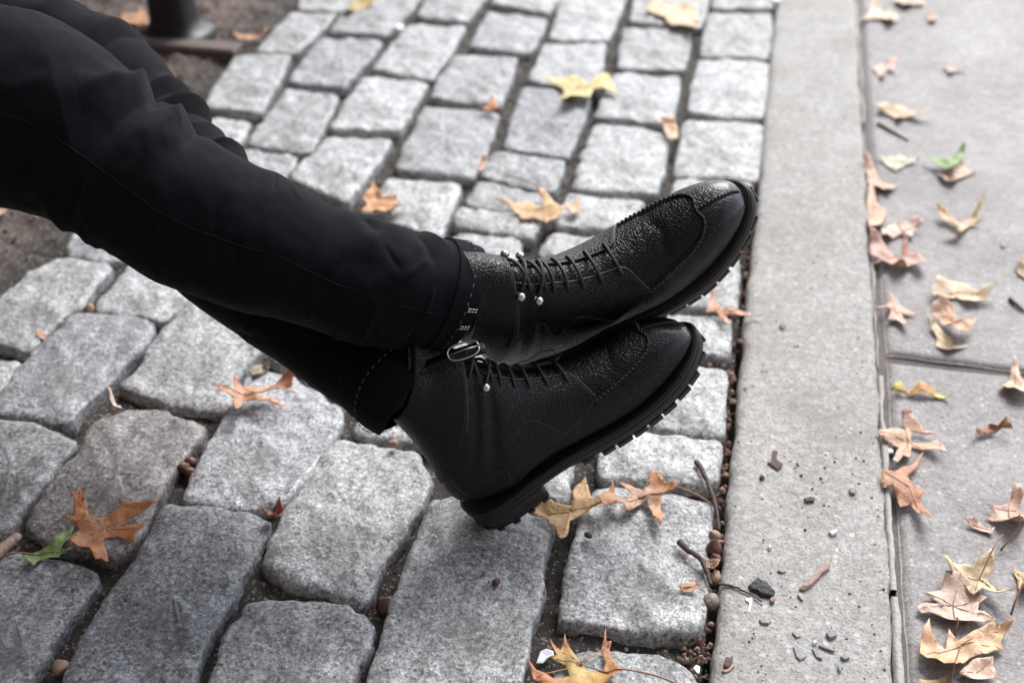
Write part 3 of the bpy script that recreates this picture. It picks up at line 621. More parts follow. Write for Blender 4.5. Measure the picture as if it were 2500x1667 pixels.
    # quarters (lace facings) each side: front edge steps back towards the sole
    def qfront(t):
        a = abs(t); return float(np.interp(a, [.26, .34, .46, .70, .95, 1.3, 1.8, 2.4], [6.75, 6.45, 6.32, 6.2, 6.1, 7.1, 8.6, 9.6]))
    for sg in (-1, 1):
        q = patch('quarter', qfront, lambda t: 13.4, sg * .27, sg * 2.35, 90, 44, .0026)
        q['label'] = 'pebbled lace facing panel with eyelets'
    # ankle strap wrapped round the shaft
    strap = patch('ankle_strap', lambda t: 12.15 + .15 * math.cos(t * 1.5) + .25 * max(0, abs(t) - 1.2), lambda t: top - .2, -2.75, 2.2, 50, 110, .0056)
    # toe cap edge / apron seams: ridge with stitches
    def seam(name, us, ts, off, r, mat, bead=None, parent=root):
        m = max(40, len(us) * 14); us, ts = catmull(np.array(us)[:, None], m)[:, 0], catmull(np.array(ts)[:, None], m)[:, 0]
        p = S(us, ts, off); d = np.concatenate([[0], np.cumsum(np.linalg.norm(np.diff(p, axis=0), axis=1))])
        if bead is None:
            v, f = tube_vf(p, r, 6); return part(name, v, f, mat, parent)
        L, gap, tilt = bead; v, f = [], []; x = 0.0; k = 0
        up = S(us, ts, off + .001) - p
        while x + L < d[-1]:
            q = np.array([[np.interp(x + L * a, d, p[:, c]) for c in range(3)] for a in np.linspace(0, 1, 4)])
            tg = q[-1] - q[0]; un = np.array([np.interp(x, d, up[:, c]) for c in range(3)]); sd_ = np.cross(tg, un); sd_ /= np.linalg.norm(sd_) + 1e-9
            q = q + np.outer(np.linspace(-1, 1, 4), sd_ * tilt); vv, ff = tube_vf(q, [r * .6, r, r, r * .6], 6, len(v)); v += vv; f += ff; x += L + gap
        return part(name, v, f, mat, parent)
    AU = [6.2, 5.5, 4.8, 4.2, 3.7, 3.3, 3.02, 3.12, 3.02, 3.3, 3.7, 4.2, 4.8, 5.5, 6.2]; AT = [-1.0, -.92, -.84, -.78, -.70, -.56, -.30, 0, .30, .56, .70, .78, .84, .92, 1.0]
    rg_ = seam('apron_seam', AU, AT, .0003, .0018, LEATH)
    seam('apron_stitching', AU, [a * 1.05 for a in AT], .0020, .0009, THREAD, (.0034, .0014, .0009), rg_)
    seam('apron_stitching', [a - .06 for a in AU], [a * .93 for a in AT], .0008, .0005, THREAD, (.0030, .0016, 0), rg_)
    ts_ = seam('toe_seam', [3.1, 2.4, 1.7, 1.1, .6, .2], [0, 0, 0, 0, 0, 0], .0002, .0015, LEATH)
    seam('toe_stitching', [3.1, 2.4, 1.7, 1.1, .6, .2], [.0, 0, 0, 0, 0, 0], .0016, .0008, THREAD, (.0028, .0012, .0010), ts_)
    for sg in (-1, 1):      # cut edges of the facings show paler
        tt = [.28, .3, .34, .46, .58, .70, .83, .95]; seam('facing_edge', [11.2, 9.5, 8.0] + [qfront(a) + .01 for a in tt], [sg * a for a in [.27, .27, .27] + tt], .0022, .00075, EDGE)
    se = [x * .15 for x in range(-9, 8)]; seam('strap_edge', [12.16 + .15 * math.cos(a * 1.5) + .25 * max(0, abs(a) - 1.2) for a in se], se, .0050, .0007, EDGE)
    # decorative rows of stitching on the quarters
    for sg in (-1, 1):
        seam('quarter_stitching', [6.75, 7.9, 9.2, 10.4, 11.6, 12.3], [sg * a for a in (.36, .36, .36, .36, .37, .4)], .0028, .0004, THREAD, (.0016, .0008, 0))
        seam('quarter_stitching', [6.66, 6.44, 6.33, 6.23], [sg * a for a in (.36, .50, .72, .92)], .0028, .0004, THREAD, (.0016, .0008, 0))
        seam('counter_stitching', [9.6, 9.75, 10.3, 11.0, 11.6, 12.0], [sg * a for a in (2.35, 1.75, 1.72, 1.95, 2.35, 2.9)], .0028, .00042, GREYTHREAD, (.0016, .0006, 0))
        seam('curved_stitching', [7.6, 8.3, 8.9, 9.3, 9.9, 10.6, 11.4, 12.3, 13.0], [sg * a for a in (1.5, 1.15, 1.02, 1.1, 1.32, 1.05, 1.12, 1.45, 1.75)], .0028, .00035, GREYTHREAD, (.0014, .0009, 0))
        seam('side_stitching', [6.15, 6.75, 7.7, 8.8, 9.5], [sg * a for a in (.97, 1.22, 1.5, 1.85, 2.3)], .0028, .00035, GREYTHREAD, (.0014, .0009, 0))
        seam('strap_stitching', [12.42, 12.38, 12.3, 12.3, 12.45], [sg * a for a in (.05, .5, .9, 1.3, 1.7)], .0058, .00035, GREYTHREAD, (.0014, .0009, 0))
    # laces: straight bars over the tongue between eyelets, crossing runs below, then two rows of ball hooks
    EU = [6.8, 7.65, 8.5, 9.35, 10.2]; lv, lf = [], []
    def run(u0, t0, u1, t1, lift, r=.0018):
        m = 22; k = np.linspace(0, 1, m); uu, tt = u0 + (u1 - u0) * k, t0 + (t1 - t0) * k
        p = S(uu, tt, .0030 + lift * np.sin(math.pi * k) ** .8 - .0035 * (np.abs(2 * k - 1) ** 12)); vv, ff = tube_vf(p, r, 8, len(lv)); lv.extend(vv); lf.extend(ff)
    for i, u in enumerate(EU):
        run(u, .50, u - .12, -.50, .0016)
    run(10.2, .50, 11.2, -.56, .0034); run(11.25, .56, 12.05, -.52, .0040); run(10.6, -.45, 11.25, .56, .0026); run(11.5, -.45, 12.2, .5, .0034)
    part('laces', lv, lf, LACE)
    for i, u in enumerate(EU):
        for sg in (-1, 1):
            q = np.linspace(0, 2 * math.pi, 13); c = S(u - (.12 if sg < 0 else 0), sg * .50, .0021)
            a = S(u + .05, sg * .5, .0021) - c; a /= np.linalg.norm(a); n = S(u, sg * .5, .004) - S(u, sg * .5, .002); n /= np.linalg.norm(n); b = np.cross(a, n)
            v, f = tube_vf([c + .0021 * (a * math.cos(x) + b * math.sin(x)) for x in q], .0006, 6); part('eyelet', v, f, WELT)
    for u, tt in ((11.25, .56), (12.1, .54))[:hooks]:
        for sg in (-1, 1):
            c = S(u, sg * tt, .0019); n = S(u, sg * tt, .004) - c; n /= np.linalg.norm(n)
            prof = [(0, .0026), (.0008, .0028), (.0012, .0015), (.0028, .0015), (.0034, .0030), (.0045, .0041), (.0062, .0044), (.0078, .0039), (.0090, .0027), (.0096, .0010)]
            a = np.cross(n, [0, 0, 1.0]); a /= np.linalg.norm(a); b = np.cross(n, a); v = []
            for h, r in prof:
                for k in range(14): x = k * 2 * math.pi / 14; v.append(c + n * h + r * (a * math.cos(x) + b * math.sin(x)))
            f = grid_faces(len(prof), 14, True); f.append(tuple((len(prof) - 1) * 14 + k for k in range(14))); part('lace_hook', v, f, STEEL)
    # sole
    half = np.array(OUT); ol = np.vstack([half, half[1:-1][::-1] * [1, -1]]); ol = np.vstack([ol, ol[:1]])
    K = len(ol) - 1; ext = np.vstack([ol[-3:-1], ol, ol[1:3]]); uu = np.linspace(2, 2 + K, 240, endpoint=False); oc = cr(ext, uu); oc = resample(oc, 220); oc[:, 1] += side * yoff(oc[:, 0])
    cen = np.array([.16, 0]); nrm = np.roll(oc, -1, 0) - np.roll(oc, 1, 0); nrm = np.stack([nrm[:, 1], -nrm[:, 0]], 1); nrm /= np.linalg.norm(nrm, axis=1)[:, None]
    sgn = np.where(np.sum(nrm * (oc - cen), 1) < 0, -1, 1)
    if np.mean(sgn) < 0: nrm = -nrm
    def band(name, rows, mat, parent, sel=None):
        """rows: (outset, z function)"""
        idx = np.arange(len(oc)) if sel is None else sel; v = []; n = len(idx)
        for o_, zf in rows:
            for i in idx:
                q = oc[i] + nrm[i] * o_; v.append((q[0], q[1], zf(oc[i][0])))
        f = grid_faces(len(rows), n, True)
        for r in (0, len(rows) - 1):
            cz = np.mean([v[r * n + k] for k in range(n)], 0)
            # spine caps follow the curve of the sole
            v_off = len(v); xs = [v[r * n + k][0] for k in range(n)]; zf = rows[r][1]
            for k in range(n): q = v[r * n + k]; v.append((q[0] + (np.clip(q[0], .03, .275) - q[0]), q[1] * .05, zf(q[0])))
            f += [(r * n + k, r * n + (k + 1) % n, v_off + (k + 1) % n, v_off + k) for k in range(n)]
        return part(name, v, f, mat, parent)
    zb = lambda x: float(ztop(x) - np.interp(x, [0, .115, .165, .31], [.0115, .0115, .0165, .0165]))
    sole = band('sole', [(-.001, lambda x: float(ztop(x)) - .0042), (.0012, lambda x: float(ztop(x)) - .0048), (.0016, lambda x: float(ztop(x)) - .0075), (.0010, lambda x: float(ztop(x)) - .0082), (.0014, lambda x: float(ztop(x)) - .0089), (.0008, lambda x: zb(x) + .001), (-.001, zb)], RUBBER, root)
    welt = band('welt', [(-.008, lambda x: float(ztop(x)) + .0020), (-.0030, lambda x: float(ztop(x)) + .0012), (.0006, lambda x: float(ztop(x)) + .0004), (.0014, lambda x: float(ztop(x)) - .0012), (.0008, lambda x: float(ztop(x)) - .0040), (-.004, lambda x: float(ztop(x)) - .0040)], WELT, root)
    v, f = [], []
    for i in range(0, 220):
        if oc[i][0] < .06: continue
        for kk, ofs in ((0, -.0012),):
            a = oc[i] + nrm[i] * ofs; b = (oc[i] + oc[(i + 1) % 220]) / 2 + nrm[i] * (ofs - .0004); z = float(ztop(oc[i][0])) + .0012
            mid = [(*a, z), (*(a * .5 + b * .5), z + .0006), (*b, z)]; vv, ff = tube_vf(mid, .00075, 5, len(v)); v += vv; f += ff
    part('welt_stitching', v, f, THREAD, welt)
    def block(name, i, half_l, depth, z1, z0, parent, taper=.85):
        c = oc[i] + nrm[i] * .0016; t = np.array([-nrm[i][1], nrm[i][0]]); v = []
        for z, k in ((z1 + .001, 1.0), (z0 + .001, 1.0), (z0, taper)):
            for a, b in ((-1, 0), (1, 0), (1, 1), (-1, 1)):
                q = c + t * half_l * a * k - nrm[i] * (depth * b + (.0006 if z == z0 and b == 0 else 0)); v.append((q[0], q[1], z))
        return part(name, v, grid_faces(3, 4, True) + [(0, 1, 2, 3), (8, 9, 10, 11)], RUBBER, parent, False)
    d = np.concatenate([[0], np.cumsum(np.linalg.norm(np.diff(oc, axis=0), axis=1))]); x = 0.0
    while x < d[-1] - .008:
        i = int(np.argmin(np.abs(d - x)))
        if oc[i][0] > .125: block('lug', i, .0082 + .0008 * math.sin(i * 2.7), .017, zb(oc[i][0]), zb(oc[i][0]) - .0054 - .0004 * math.sin(i * 1.3), sole, .84)
        x += .0196
    # heel block
    hs_ = [i for i in range(220) if oc[i][0] < .083]
    k0 = next(k for k, i in enumerate(hs_) if k and hs_[k] - hs_[k - 1] > 1) if any(hs_[k] - hs_[k - 1] > 1 for k in range(1, len(hs_))) else 0
    hs_ = np.array(hs_[k0:] + hs_[:k0])
    heel = band('heel', [(-.001, zb), (.0010, lambda x: zb(x) - .0003), (.0006, lambda x: .0098), (-.0006, lambda x: .0092), (.0008, lambda x: .0086), (.0004, lambda x: .0040), (-.002, lambda x: .0036)], RUBBER, root, hs_)
    for i in hs_[2:-2:6]: block('lug', int(i), .0040, .012, .0040, 0.0, heel)
    return root, S

def pose(R, t, s):
    m = Matrix([[R[i][j] * s for j in range(3)] + [t[i]] for i in range(3)] + [[0, 0, 0, 1]]); return m
RL = [[0.6969, -0.5669, -0.4393], [0.4591, 0.8232, -0.334], [0.551, 0.0311, 0.8339]]; TL = [-0.2236, 0.8965, 0.0010]
RU = [[0.7817, -0.5385, -0.3146], [0.1667, 0.6665, -0.7266], [0.6009, 0.5156, 0.6108]]; TU = np.array([-0.2069, 1.0566, 0.1066]); TU = TU + np.array(RU) @ [.3, 0, .02] * (.949 - .995) - uv * .004
low_boot, S_low = make_boot(pose(RL, TL, .944), -1, 'black pebbled leather lace-up boot with its heel resting on the cobbles', (.075, .25), 15.4, 1)
top_boot, S_top = make_boot(pose(RU, TU, .995), 1, 'black pebbled leather lace-up boot crossed on top, toe raised higher', (.15, .20))
# strap buckle hanging below the turned-up cuff
def buckle():
    ctr = PD(1131, 856, 1.098); a = rv * .93 - uv * -.30; a = a / np.linalg.norm(a); n = -fv * .8 + uv * .6; b_ = np.cross(n, a); b_ /= np.linalg.norm(b_); v, f = [], []
    pts = []
    for k in range(33):
        q = 2 * math.pi * k / 32; rx, ry = .0145, .0088; c, s = math.cos(q), math.sin(q)
        pts.append(ctr + a * rx * (abs(c) ** .7 * math.copysign(1, c)) + b_ * ry * (abs(s) ** .8 * math.copysign(1, s)))
    v, f = tube_vf(pts, .0009, 8); o = mesh('buckle', v, f, DULL); w = o.matrix_world.copy(); o.parent = top_boot; o.matrix_parent_inverse = top_boot.matrix_world.inverted()
    v, f = tube_vf([ctr - a * .0150, ctr - n * -.0012, ctr + a * .0135], .0008, 7); p = mesh('prong', v, f, DULL); p.parent = o
    # strap end threaded through it
    w_ = .0068; vv = []
    for k in np.linspace(-1, 1, 12):
        c = ctr + a * (.030 * k - .010) - n * (.0030 + .004 * max(0, -k))
        for y, z in ((-w_, 0), (w_, 0), (w_, -.002), (-w_, -.002)): vv.append(c + b_ * y + n * z)
    q = mesh('buckle_strap', vv, grid_faces(12, 4, True) + [(0, 1, 2, 3), (44, 45, 46, 47)], LEATH); q.parent = top_boot; q.matrix_parent_inverse = top_boot.matrix_world.inverted()
bpy.context.view_layer.update(); buckle()

# ------------------------------------------------------------------ fallen leaves
OR1, TAN, PAL, PINK, BRN, YEL, GRN = (.46, .17, .055), (.52, .29, .11), (.66, .47, .31), (.60, .36, .27), (.30, .12, .055), (.58, .42, .08), (.13, .22, .06)
def leaf(k, pts, label, c1, c2, stem=None, zb=.002, lift=.010, seed=0, cz=None, name='oak_leaf', group=None):
    """outline surveyed on the ground; the blade gets its own curl, thickness and stalk"""
    P2 = np.array([G(a, b, zb + .004)[:2] for a, b in px(k, pts)]); n = len(P2)
    c = P2.mean(0); size = np.abs(P2 - c).max()
    dense = []
    for i in range(n):
        a, b = P2[i], P2[(i + 1) % n]; m = max(1, int(np.linalg.norm(b - a) / .006))
        for j in range(m): dense.append(a + (b - a) * j / m)
    e = [(i, (i + 1) % len(dense)) for i in range(len(dense))]; inside = []
    poly = [tuple(q) for q in P2]; step = max(.0035, size / 16)
    x0, y0 = P2.min(0); x1, y1 = P2.max(0)
    for x in np.arange(x0, x1, step):
        for y in np.arange(y0, y1, step):
            q = (x + random.uniform(-.2, .2) * step, y + random.uniform(-.2, .2) * step)
            if pip(q, poly) and min((q[0] - d[0]) ** 2 + (q[1] - d[1]) ** 2 for d in dense) > (.3 * step) ** 2: inside.append(q)
    vs, es, fs, *_ = delaunay_2d_cdt([Vector((float(q[0]), float(q[1]))) for q in dense + inside], e, [list(range(len(dense)))], 1, 1e-6)
    axis = random.Random(seed).uniform(0, 6.28) if cz is None else cz
    v = []; tint = []; rs = random.Random(seed); ph = rs.uniform(0, 9)
    for q in vs:
        dx, dy = (q[0] - c[0]) / size, (q[1] - c[1]) / size; along = dx * math.cos(axis) + dy * math.sin(axis); across = -dx * math.sin(axis) + dy * math.cos(axis); r = math.hypot(dx, dy)
        z = lift * (.55 * across ** 2 + .35 * r * r + .55 * fbm(dx * 1.7 + ph, dy * 1.7, ph, 2) * (.4 + r)) + .0016 * noise.noise(Vector((q[0] * 160, q[1] * 160, ph)))
        v.append([q[0] - c[0], q[1] - c[1], z])
        w_ = min(1, max(0, (r - .15) / .6 + .45 * fbm(dx * 2.5, dy * 2.5, ph + 4, 2))); tint.append([c1[i] * (1 - w_) + c2[i] * w_ for i in range(3)] + [1.0])
    zm = sorted(p[2] for p in v)[len(v) // 7]
    for p in v: p[2] = max(.0004, p[2] - zm + .0012)
    # upper and lower skins with a thin rim
    N_ = len(v); th = .00045; vv = [tuple(p) for p in v] + [(p[0], p[1], p[2] - th) for p in v]; ff = [tuple(q) for q in fs] + [tuple(N_ + i for i in q[::-1]) for q in fs]
    cnt = {}
    for q in fs:
        for i in range(len(q)): cnt[(q[i], q[(i + 1) % len(q)])] = 1
    for a, b in list(cnt):
        if (b, a) not in cnt: ff.append((b, a, N_ + a, N_ + b))
    o = mesh(name, vv, ff, LEAF); o.location = (c[0], c[1], zb)
    ca = o.data.color_attributes.new('tint', 'FLOAT_COLOR', 'POINT'); ca.data.foreach_set('color', np.array(tint + tint, np.float32).ravel())
    tag(o, label, 'leaf', group)
    tips = [i for i in range(n) if np.linalg.norm(P2[i] - c) > max(np.linalg.norm(P2[i - 1] - c), np.linalg.norm(P2[(i + 1) % n] - c)) and np.linalg.norm(P2[i] - c) > .45 * size]
    gv, gf = [], []
    for i in tips:                               # a raised vein runs out to every lobe
        ln = []
        for a in np.linspace(0, .93, 12):
            q = (P2[i] - c) * a; 
            if not pip((q[0] + c[0], q[1] + c[1]), poly): continue
            j = min(range(N_), key=lambda m: (v[m][0] - q[0]) ** 2 + (v[m][1] - q[1]) ** 2); ln.append((q[0], q[1], v[j][2] + .0002))
        if len(ln) > 4:
            ln = catmull(ln, 10); vv_, ff_ = tube_vf(ln, np.linspace(.00055, .00025, 10), 5, len(gv)); gv += vv_; gf += ff_
    if gv: mesh('veins', gv, gf, m_vein, o)
    if stem:
        S_ = [G(a, b, zb + .004) for a, b in px(k, stem)]; path = []
        tin = v[min(range(N_), key=lambda i: (v[i][0] + c[0] - S_[0][0]) ** 2 + (v[i][1] + c[1] - S_[0][1]) ** 2)][2]
        for i, q in enumerate(catmull(S_, 14)): path.append((q[0] - c[0], q[1] - c[1], .0012 + (tin * (1 - i / 13)) + .002 * math.sin(i / 13 * 3.1)))
        mid = []
        for i in range(7):                       # midrib into the blade
            f_ = i / 6; x, y = path[0][0] * (1 - f_) , path[0][1] * (1 - f_); j = min(range(N_), key=lambda a: (v[a][0] - x) ** 2 + (v[a][1] - y) ** 2); mid.append((x, y, v[j][2] + .0006))
        st = tube('stalk', mid[::-1] + path[1:], np.linspace(.0005, .0011, 7 + 13), m_stalk, o, 6)
    return o
m_vein = m_simple('leaf_vein', (.46, .27, .15), .5, 400, .4, .0006)
m_stalk = m_simple('leaf_stalk', (.26, .13, .07), .5, 400, .4, .0006)
LV = [
 ('b7', [(280, 1450), (340, 1500), (480, 1550), (600, 1500), (560, 1420), (440, 1370), (500, 1350), (440, 1250), (530, 1290), (560, 1210), (600, 1290), (640, 1350), (700, 1430), (760, 1460), (860, 1450), (870, 1400), (840, 1290), (870, 1180), (880, 1240), (920, 1240), (905, 1290), (930, 1380), (1000, 1500), (960, 1530), (880, 1600), (760, 1640), (640, 1640), (500, 1640), (320, 1570)], 'orange leaf with yellow-green heart on the rounded cobble below the square one', (.50, .38, .09), (.50, .19, .07), [(1000, 1500), (1240, 1530), (1430, 1567)], .006, .016),
 ('b7', [(300, 270), (420, 150), (480, 190), (600, 205), (630, 205), (615, 100), (650, 60), (720, 0), (760, 150), (830, 185), (880, 185), (780, 215), (690, 260), (600, 310), (590, 400), (575, 450), (530, 505), (495, 400), (470, 340), (400, 290)], 'golden tan spotted leaf touching the boot heel', (.56, .33, .12), (.60, .36, .15), None, .006, .012),
 ('b7', [(830, 180), (890, 110), (930, 45), (950, 120), (990, 170), (1080, 110), (1000, 70), (950, 55), (1050, 50), (1150, 75), (1210, 40), (1200, -45), (1250, -50), (1330, 50), (1400, 90), (1420, 130), (1340, 125), (1290, 150), (1300, 230), (1330, 300), (1290, 370), (1220, 270), (1190, 150), (1110, 200), (1040, 265), (1010, 200), (900, 225), (790, 255)], 'brown orange curled leaf lying across the joint beside the spotted leaf', (.50, .30, .19), (.52, .24, .10), [(1410, 130), (1550, 155), (1680, 185)], .006, .018),
 ('b5', [(480, 310), (575, 300), (570, 200), (540, 140), (590, 160), (625, 120), (670, 210), (680, 295), (760, 310), (860, 270), (930, 235), (915, 175), (970, 215), (1080, 205), (1225, 195), (1050, 270), (900, 355), (1120, 350), (1110, 400), (1040, 430), (1035, 510), (900, 430), (780, 440), (800, 530), (830, 610), (850, 720), (790, 660), (745, 680), (690, 570), (600, 530), (540, 490), (600, 400), (580, 340)], 'large rust orange leaf on the pinkish cobble', (.44, .17, .065), (.48, .17, .05), None, .005, .016),
 ('b5', [(165, 600), (300, 550), (380, 510), (460, 440), (570, 395), (540, 450), (460, 530), (560, 560), (450, 580), (450, 610), (390, 590), (280, 620), (260, 670)], 'green leaf piece with dark spots beside the rust orange leaf', (.14, .24, .06), (.20, .30, .09), [(170, 598), (80, 602), (0, 600)], .004, .012),
 ('c1', [(1640, 465), (1790, 480), (1800, 400), (1850, 430), (2000, 440), (2195, 410), (2325, 380), (2260, 450), (2240, 500), (2060, 490), (1960, 510), (2200, 590), (2160, 600), (1950, 540), (1850, 540), (1840, 620), (1815, 690), (1795, 600), (1780, 530), (1680, 500)], 'orange leaf arched up beneath the trouser leg', (.58, .30, .16), (.55, .24, .12), None, .012, .024),
 ('R7', [(0, 330), (180, 320), (260, 280), (350, 320), (390, 330), (400, 280), (350, 210), (420, 220), (470, 300), (530, 350), (600, 340), (690, 300), (670, 370), (620, 400), (560, 350), (530, 390), (470, 460), (410, 510), (390, 420), (330, 400), (220, 420), (210, 370), (120, 340)], 'tan leaf with long pointed lobes behind the upper boot laces', (.62, .42, .18), (.62, .34, .17), [(360, 215), (250, 140), (110, 85)], .005, .018),
 ('R3', [(380, 605), (530, 590), (560, 570), (650, 580), (740, 640), (780, 610), (850, 560), (900, 580), (930, 650), (965, 710), (850, 690), (780, 690), (750, 770), (690, 750), (600, 770), (500, 830), (560, 720), (540, 660), (450, 620)], 'yellow leaf with green tint across a cobble joint', (.60, .46, .16), (.62, .52, .16), None, .006, .014),
 ('R3', [(1180, 80), (1230, 10), (1330, 40), (1450, 30), (1560, 60), (1590, 150), (1540, 170), (1590, 240), (1530, 260), (1470, 210), (1380, 200), (1320, 120), (1220, 90)], 'pale cream leaf on the far cobbles near the kerb', (.72, .58, .32), (.66, .40, .20), None, .006, .014),
 ('R6', [(880, 380), (930, 300), (890, 280), (980, 200), (1050, 250), (1160, 250), (1140, 310), (1230, 330), (1130, 370), (1000, 375)], 'small orange leaf just behind the trouser shin', (.56, .26, .08), (.60, .30, .12), None, .006, .016),
 ('R7', [(1640, 1130), (1690, 980), (1730, 1080), (1770, 1100), (1950, 1130), (2110, 1145), (1900, 1160), (1790, 1140), (1840, 1240), (1780, 1200), (1720, 1110)], 'leaf with narrow pink and orange lobes reaching onto the kerb', (.56, .26, .12), (.64, .38, .28), None, .006, .018),
 ('R2', [(740, 100), (830, 10), (900, -20), (990, 20), (900, 50), (850, 70), (790, 110)], 'ochre leaf scrap in a far cobble joint', (.55, .36, .10), (.40, .34, .08), None, .004, .010),
 ('R2', [(1790, 820), (1860, 790), (1885, 740), (1910, 790), (1955, 840), (1880, 832)], 'tiny bright orange leaf on a far cobble', (.60, .22, .05), (.62, .24, .06), None, .006, .010),
 ('R2', [(1770, 1290), (1810, 1200), (1850, 1210), (1830, 1270), (1785, 1340)], 'pinkish leaf scrap wedged in a cobble joint', (.62, .36, .24), (.55, .26, .14), None, .002, .010),
 ('R3', [(1290, 950), (1390, 935), (1430, 1000), (1425, 1080), (1385, 1100), (1350, 1040)], 'buff leaf folded into the joint beside the kerb cobbles', (.66, .48, .28), (.60, .34, .16), None, .004, .012),
 ('R1', [(900, 160), (960, 100), (1040, 110), (1080, 60), (1130, 130), (1140, 190), (1060, 200), (980, 175)], 'orange leaf on the soil beside the bench leg', (.52, .24, .10), (.45, .20, .08), None, -.008, .014),
 ('R1', [(1780, 260), (1860, 270), (1950, 265), (2060, 250), (2020, 285), (1900, 300), (1810, 285)], 'slim orange leaf on the soil edge', (.60, .30, .14), (.50, .22, .09), None, -.006, .012),
 ('R5', [(-60, 120), (10, 125), (60, 165), (40, 210), (0, 250), (-60, 240)], 'brown leaf on soil under the bent knee', (.50, .34, .24), (.45, .20, .12), None, -.008, .012),
 # sidewalk
 ('R4', [(930, 160), (1000, 100), (1020, 20), (1060, 20), (1120, 90), (1160, 70), (1240, 140), (1170, 190), (1100, 140), (1030, 140)], 'cream leaf against the far end of the kerb edge', (.74, .60, .42), (.70, .52, .36), None, -.004, .016),
 ('R4', [(1190, 10), (1260, -40), (1330, 0), (1400, -30), (1440, 40), (1360, 40), (1280, 60)], 'pink beige leaf at the far end of the sidewalk', (.66, .46, .36), (.66, .50, .38), None, -.004, .012),
 ('R4', [(1445, 110), (1500, 105), (1540, 140), (1490, 170), (1460, 150)], 'tiny pale leaf scrap far along the sidewalk', (.66, .46, .34), (.60, .42, .30), None, -.004, .008),
 ('R4', [(1030, 510), (1130, 480), (1230, 470), (1200, 530), (1250, 560), (1150, 530), (1110, 610), (1080, 560)], 'faded pink small leaf below the cream leaf', (.62, .44, .38), (.62, .36, .24), None, -.004, .010),
 ('R4', [(1560, 480), (1620, 500), (1680, 510), (1780, 530), (1680, 535), (1630, 560)], 'thin faded pink leaf sliver alone on the sidewalk', (.60, .42, .38), (.60, .40, .34), None, -.004, .008),
 ('R4', [(1060, 840), (1110, 790), (1180, 820), (1260, 810), (1300, 830), (1400, 870), (1550, 890), (1380, 900), (1290, 890), (1240, 930), (1190, 880), (1100, 850)], 'wavy tan leaf with one long pale tail', (.66, .42, .22), (.68, .50, .34), None, -.003, .022),
 ('R4', [(1070, 1190), (1150, 1210), (1250, 1190), (1400, 1230), (1280, 1260), (1210, 1300), (1150, 1260)], 'pale sage green leaf near the kerb edge', (.56, .58, .38), (.60, .60, .44), None, -.004, .012),
 ('R4', [(1380, 1150), (1500, 1200), (1640, 1200), (1730, 1140), (1740, 1190), (1690, 1250), (1660, 1330), (1600, 1290), (1500, 1225)], 'bright green leaf lying on a pinkish brown leaf', (.17, .34, .06), (.34, .44, .20), None, .006, .016),
 ('R4', [(1530, 1330), (1640, 1290), (1720, 1210), (1760, 1280), (1840, 1300), (1770, 1330), (1700, 1360), (1650, 1410), (1590, 1390)], 'pinkish brown leaf under the bright green leaf', (.62, .38, .26), (.64, .42, .32), None, -.004, .014),
 ('R4', [(960, 1220), (1010, 1240), (1060, 1300), (1110, 1380), (1230, 1410), (1160, 1470), (1080, 1440), (1000, 1400)], 'curled brown leaf at the kerb edge above the long orange leaf', (.60, .36, .22), (.58, .36, .26), None, -.004, .018),
 ('R8', [(1000, 180), (1040, 170), (1070, 300), (1150, 350), (1110, 470), (1000, 520), (985, 380)], 'long orange leaf pressed against the kerb edge', (.58, .30, .16), (.62, .40, .26), None, -.003, .016),
 ('R8', [(1110, 500), (1220, 430), (1250, 460), (1360, 450), (1440, 480), (1350, 510), (1350, 560), (1260, 520), (1170, 570), (1090, 590)], 'pale pink leaf reaching out from the kerb edge pile', (.68, .48, .38), (.66, .46, .36), None, -.003, .012),
 ('R8', [(1510, 350), (1590, 370), (1700, 440), (1790, 400), (1890, 310), (1820, 430), (1910, 440), (1780, 460), (1700, 560), (1560, 530), (1680, 520), (1700, 470), (1560, 430)], 'leaf with one bright yellow lobe, standing on its edge', (.60, .38, .26), (.68, .48, .14), None, -.002, .024),
 ('R8', [(1000, 580), (1080, 600), (1200, 700), (1260, 720), (1250, 580), (1320, 680), (1400, 700), (1460, 790), (1400, 810), (1330, 770), (1240, 840), (1150, 770), (1020, 760), (1120, 740), (1010, 690)], 'salmon leaf with twisted lobes at the kerb edge', (.64, .36, .26), (.62, .38, .30), None, -.002, .022),
 ('R8', [(1470, 990), (1520, 910), (1600, 910), (1700, 900), (1800, 960), (2000, 990), (1860, 1060), (1760, 1060), (1690, 1010), (1600, 1010), (1500, 1020)], 'cream wavy leaf with scalloped lower rim', (.66, .46, .28), (.72, .58, .42), None, -.002, .020),
 ('R8', [(1030, 1090), (1150, 1090), (1160, 1020), (1220, 1050), (1300, 1100), (1390, 1140), (1260, 1140), (1330, 1280), (1220, 1200), (1150, 1190), (1180, 1120)], 'small star shaped salmon leaf near the slab joint', (.64, .38, .26), (.66, .42, .32), None, -.003, .014),
 ('R8', [(1470, 1110), (1540, 1060), (1660, 1120), (1680, 1190), (1830, 1200), (1790, 1260), (1700, 1320), (1660, 1360), (1600, 1240)], 'orange brown leaf folded over a cream one above the slab joint', (.58, .30, .14), (.66, .42, .32), None, .004, .020),
 ('R8', [(1440, 1190), (1520, 1230), (1600, 1290), (1660, 1380), (1780, 1375), (1690, 1410), (1620, 1440), (1520, 1380), (1530, 1320)], 'cream leaf tucked under the folded orange brown one', (.68, .50, .26), (.66, .52, .36), None, -.004, .010),
 ('R8', [(2130, 790), (2180, 720), (2240, 760), (2230, 880), (2160, 840)], 'dark olive brown leaf at the sidewalk right beyond the pebble', (.30, .20, .09), (.46, .34, .20), None, -.004, .016),
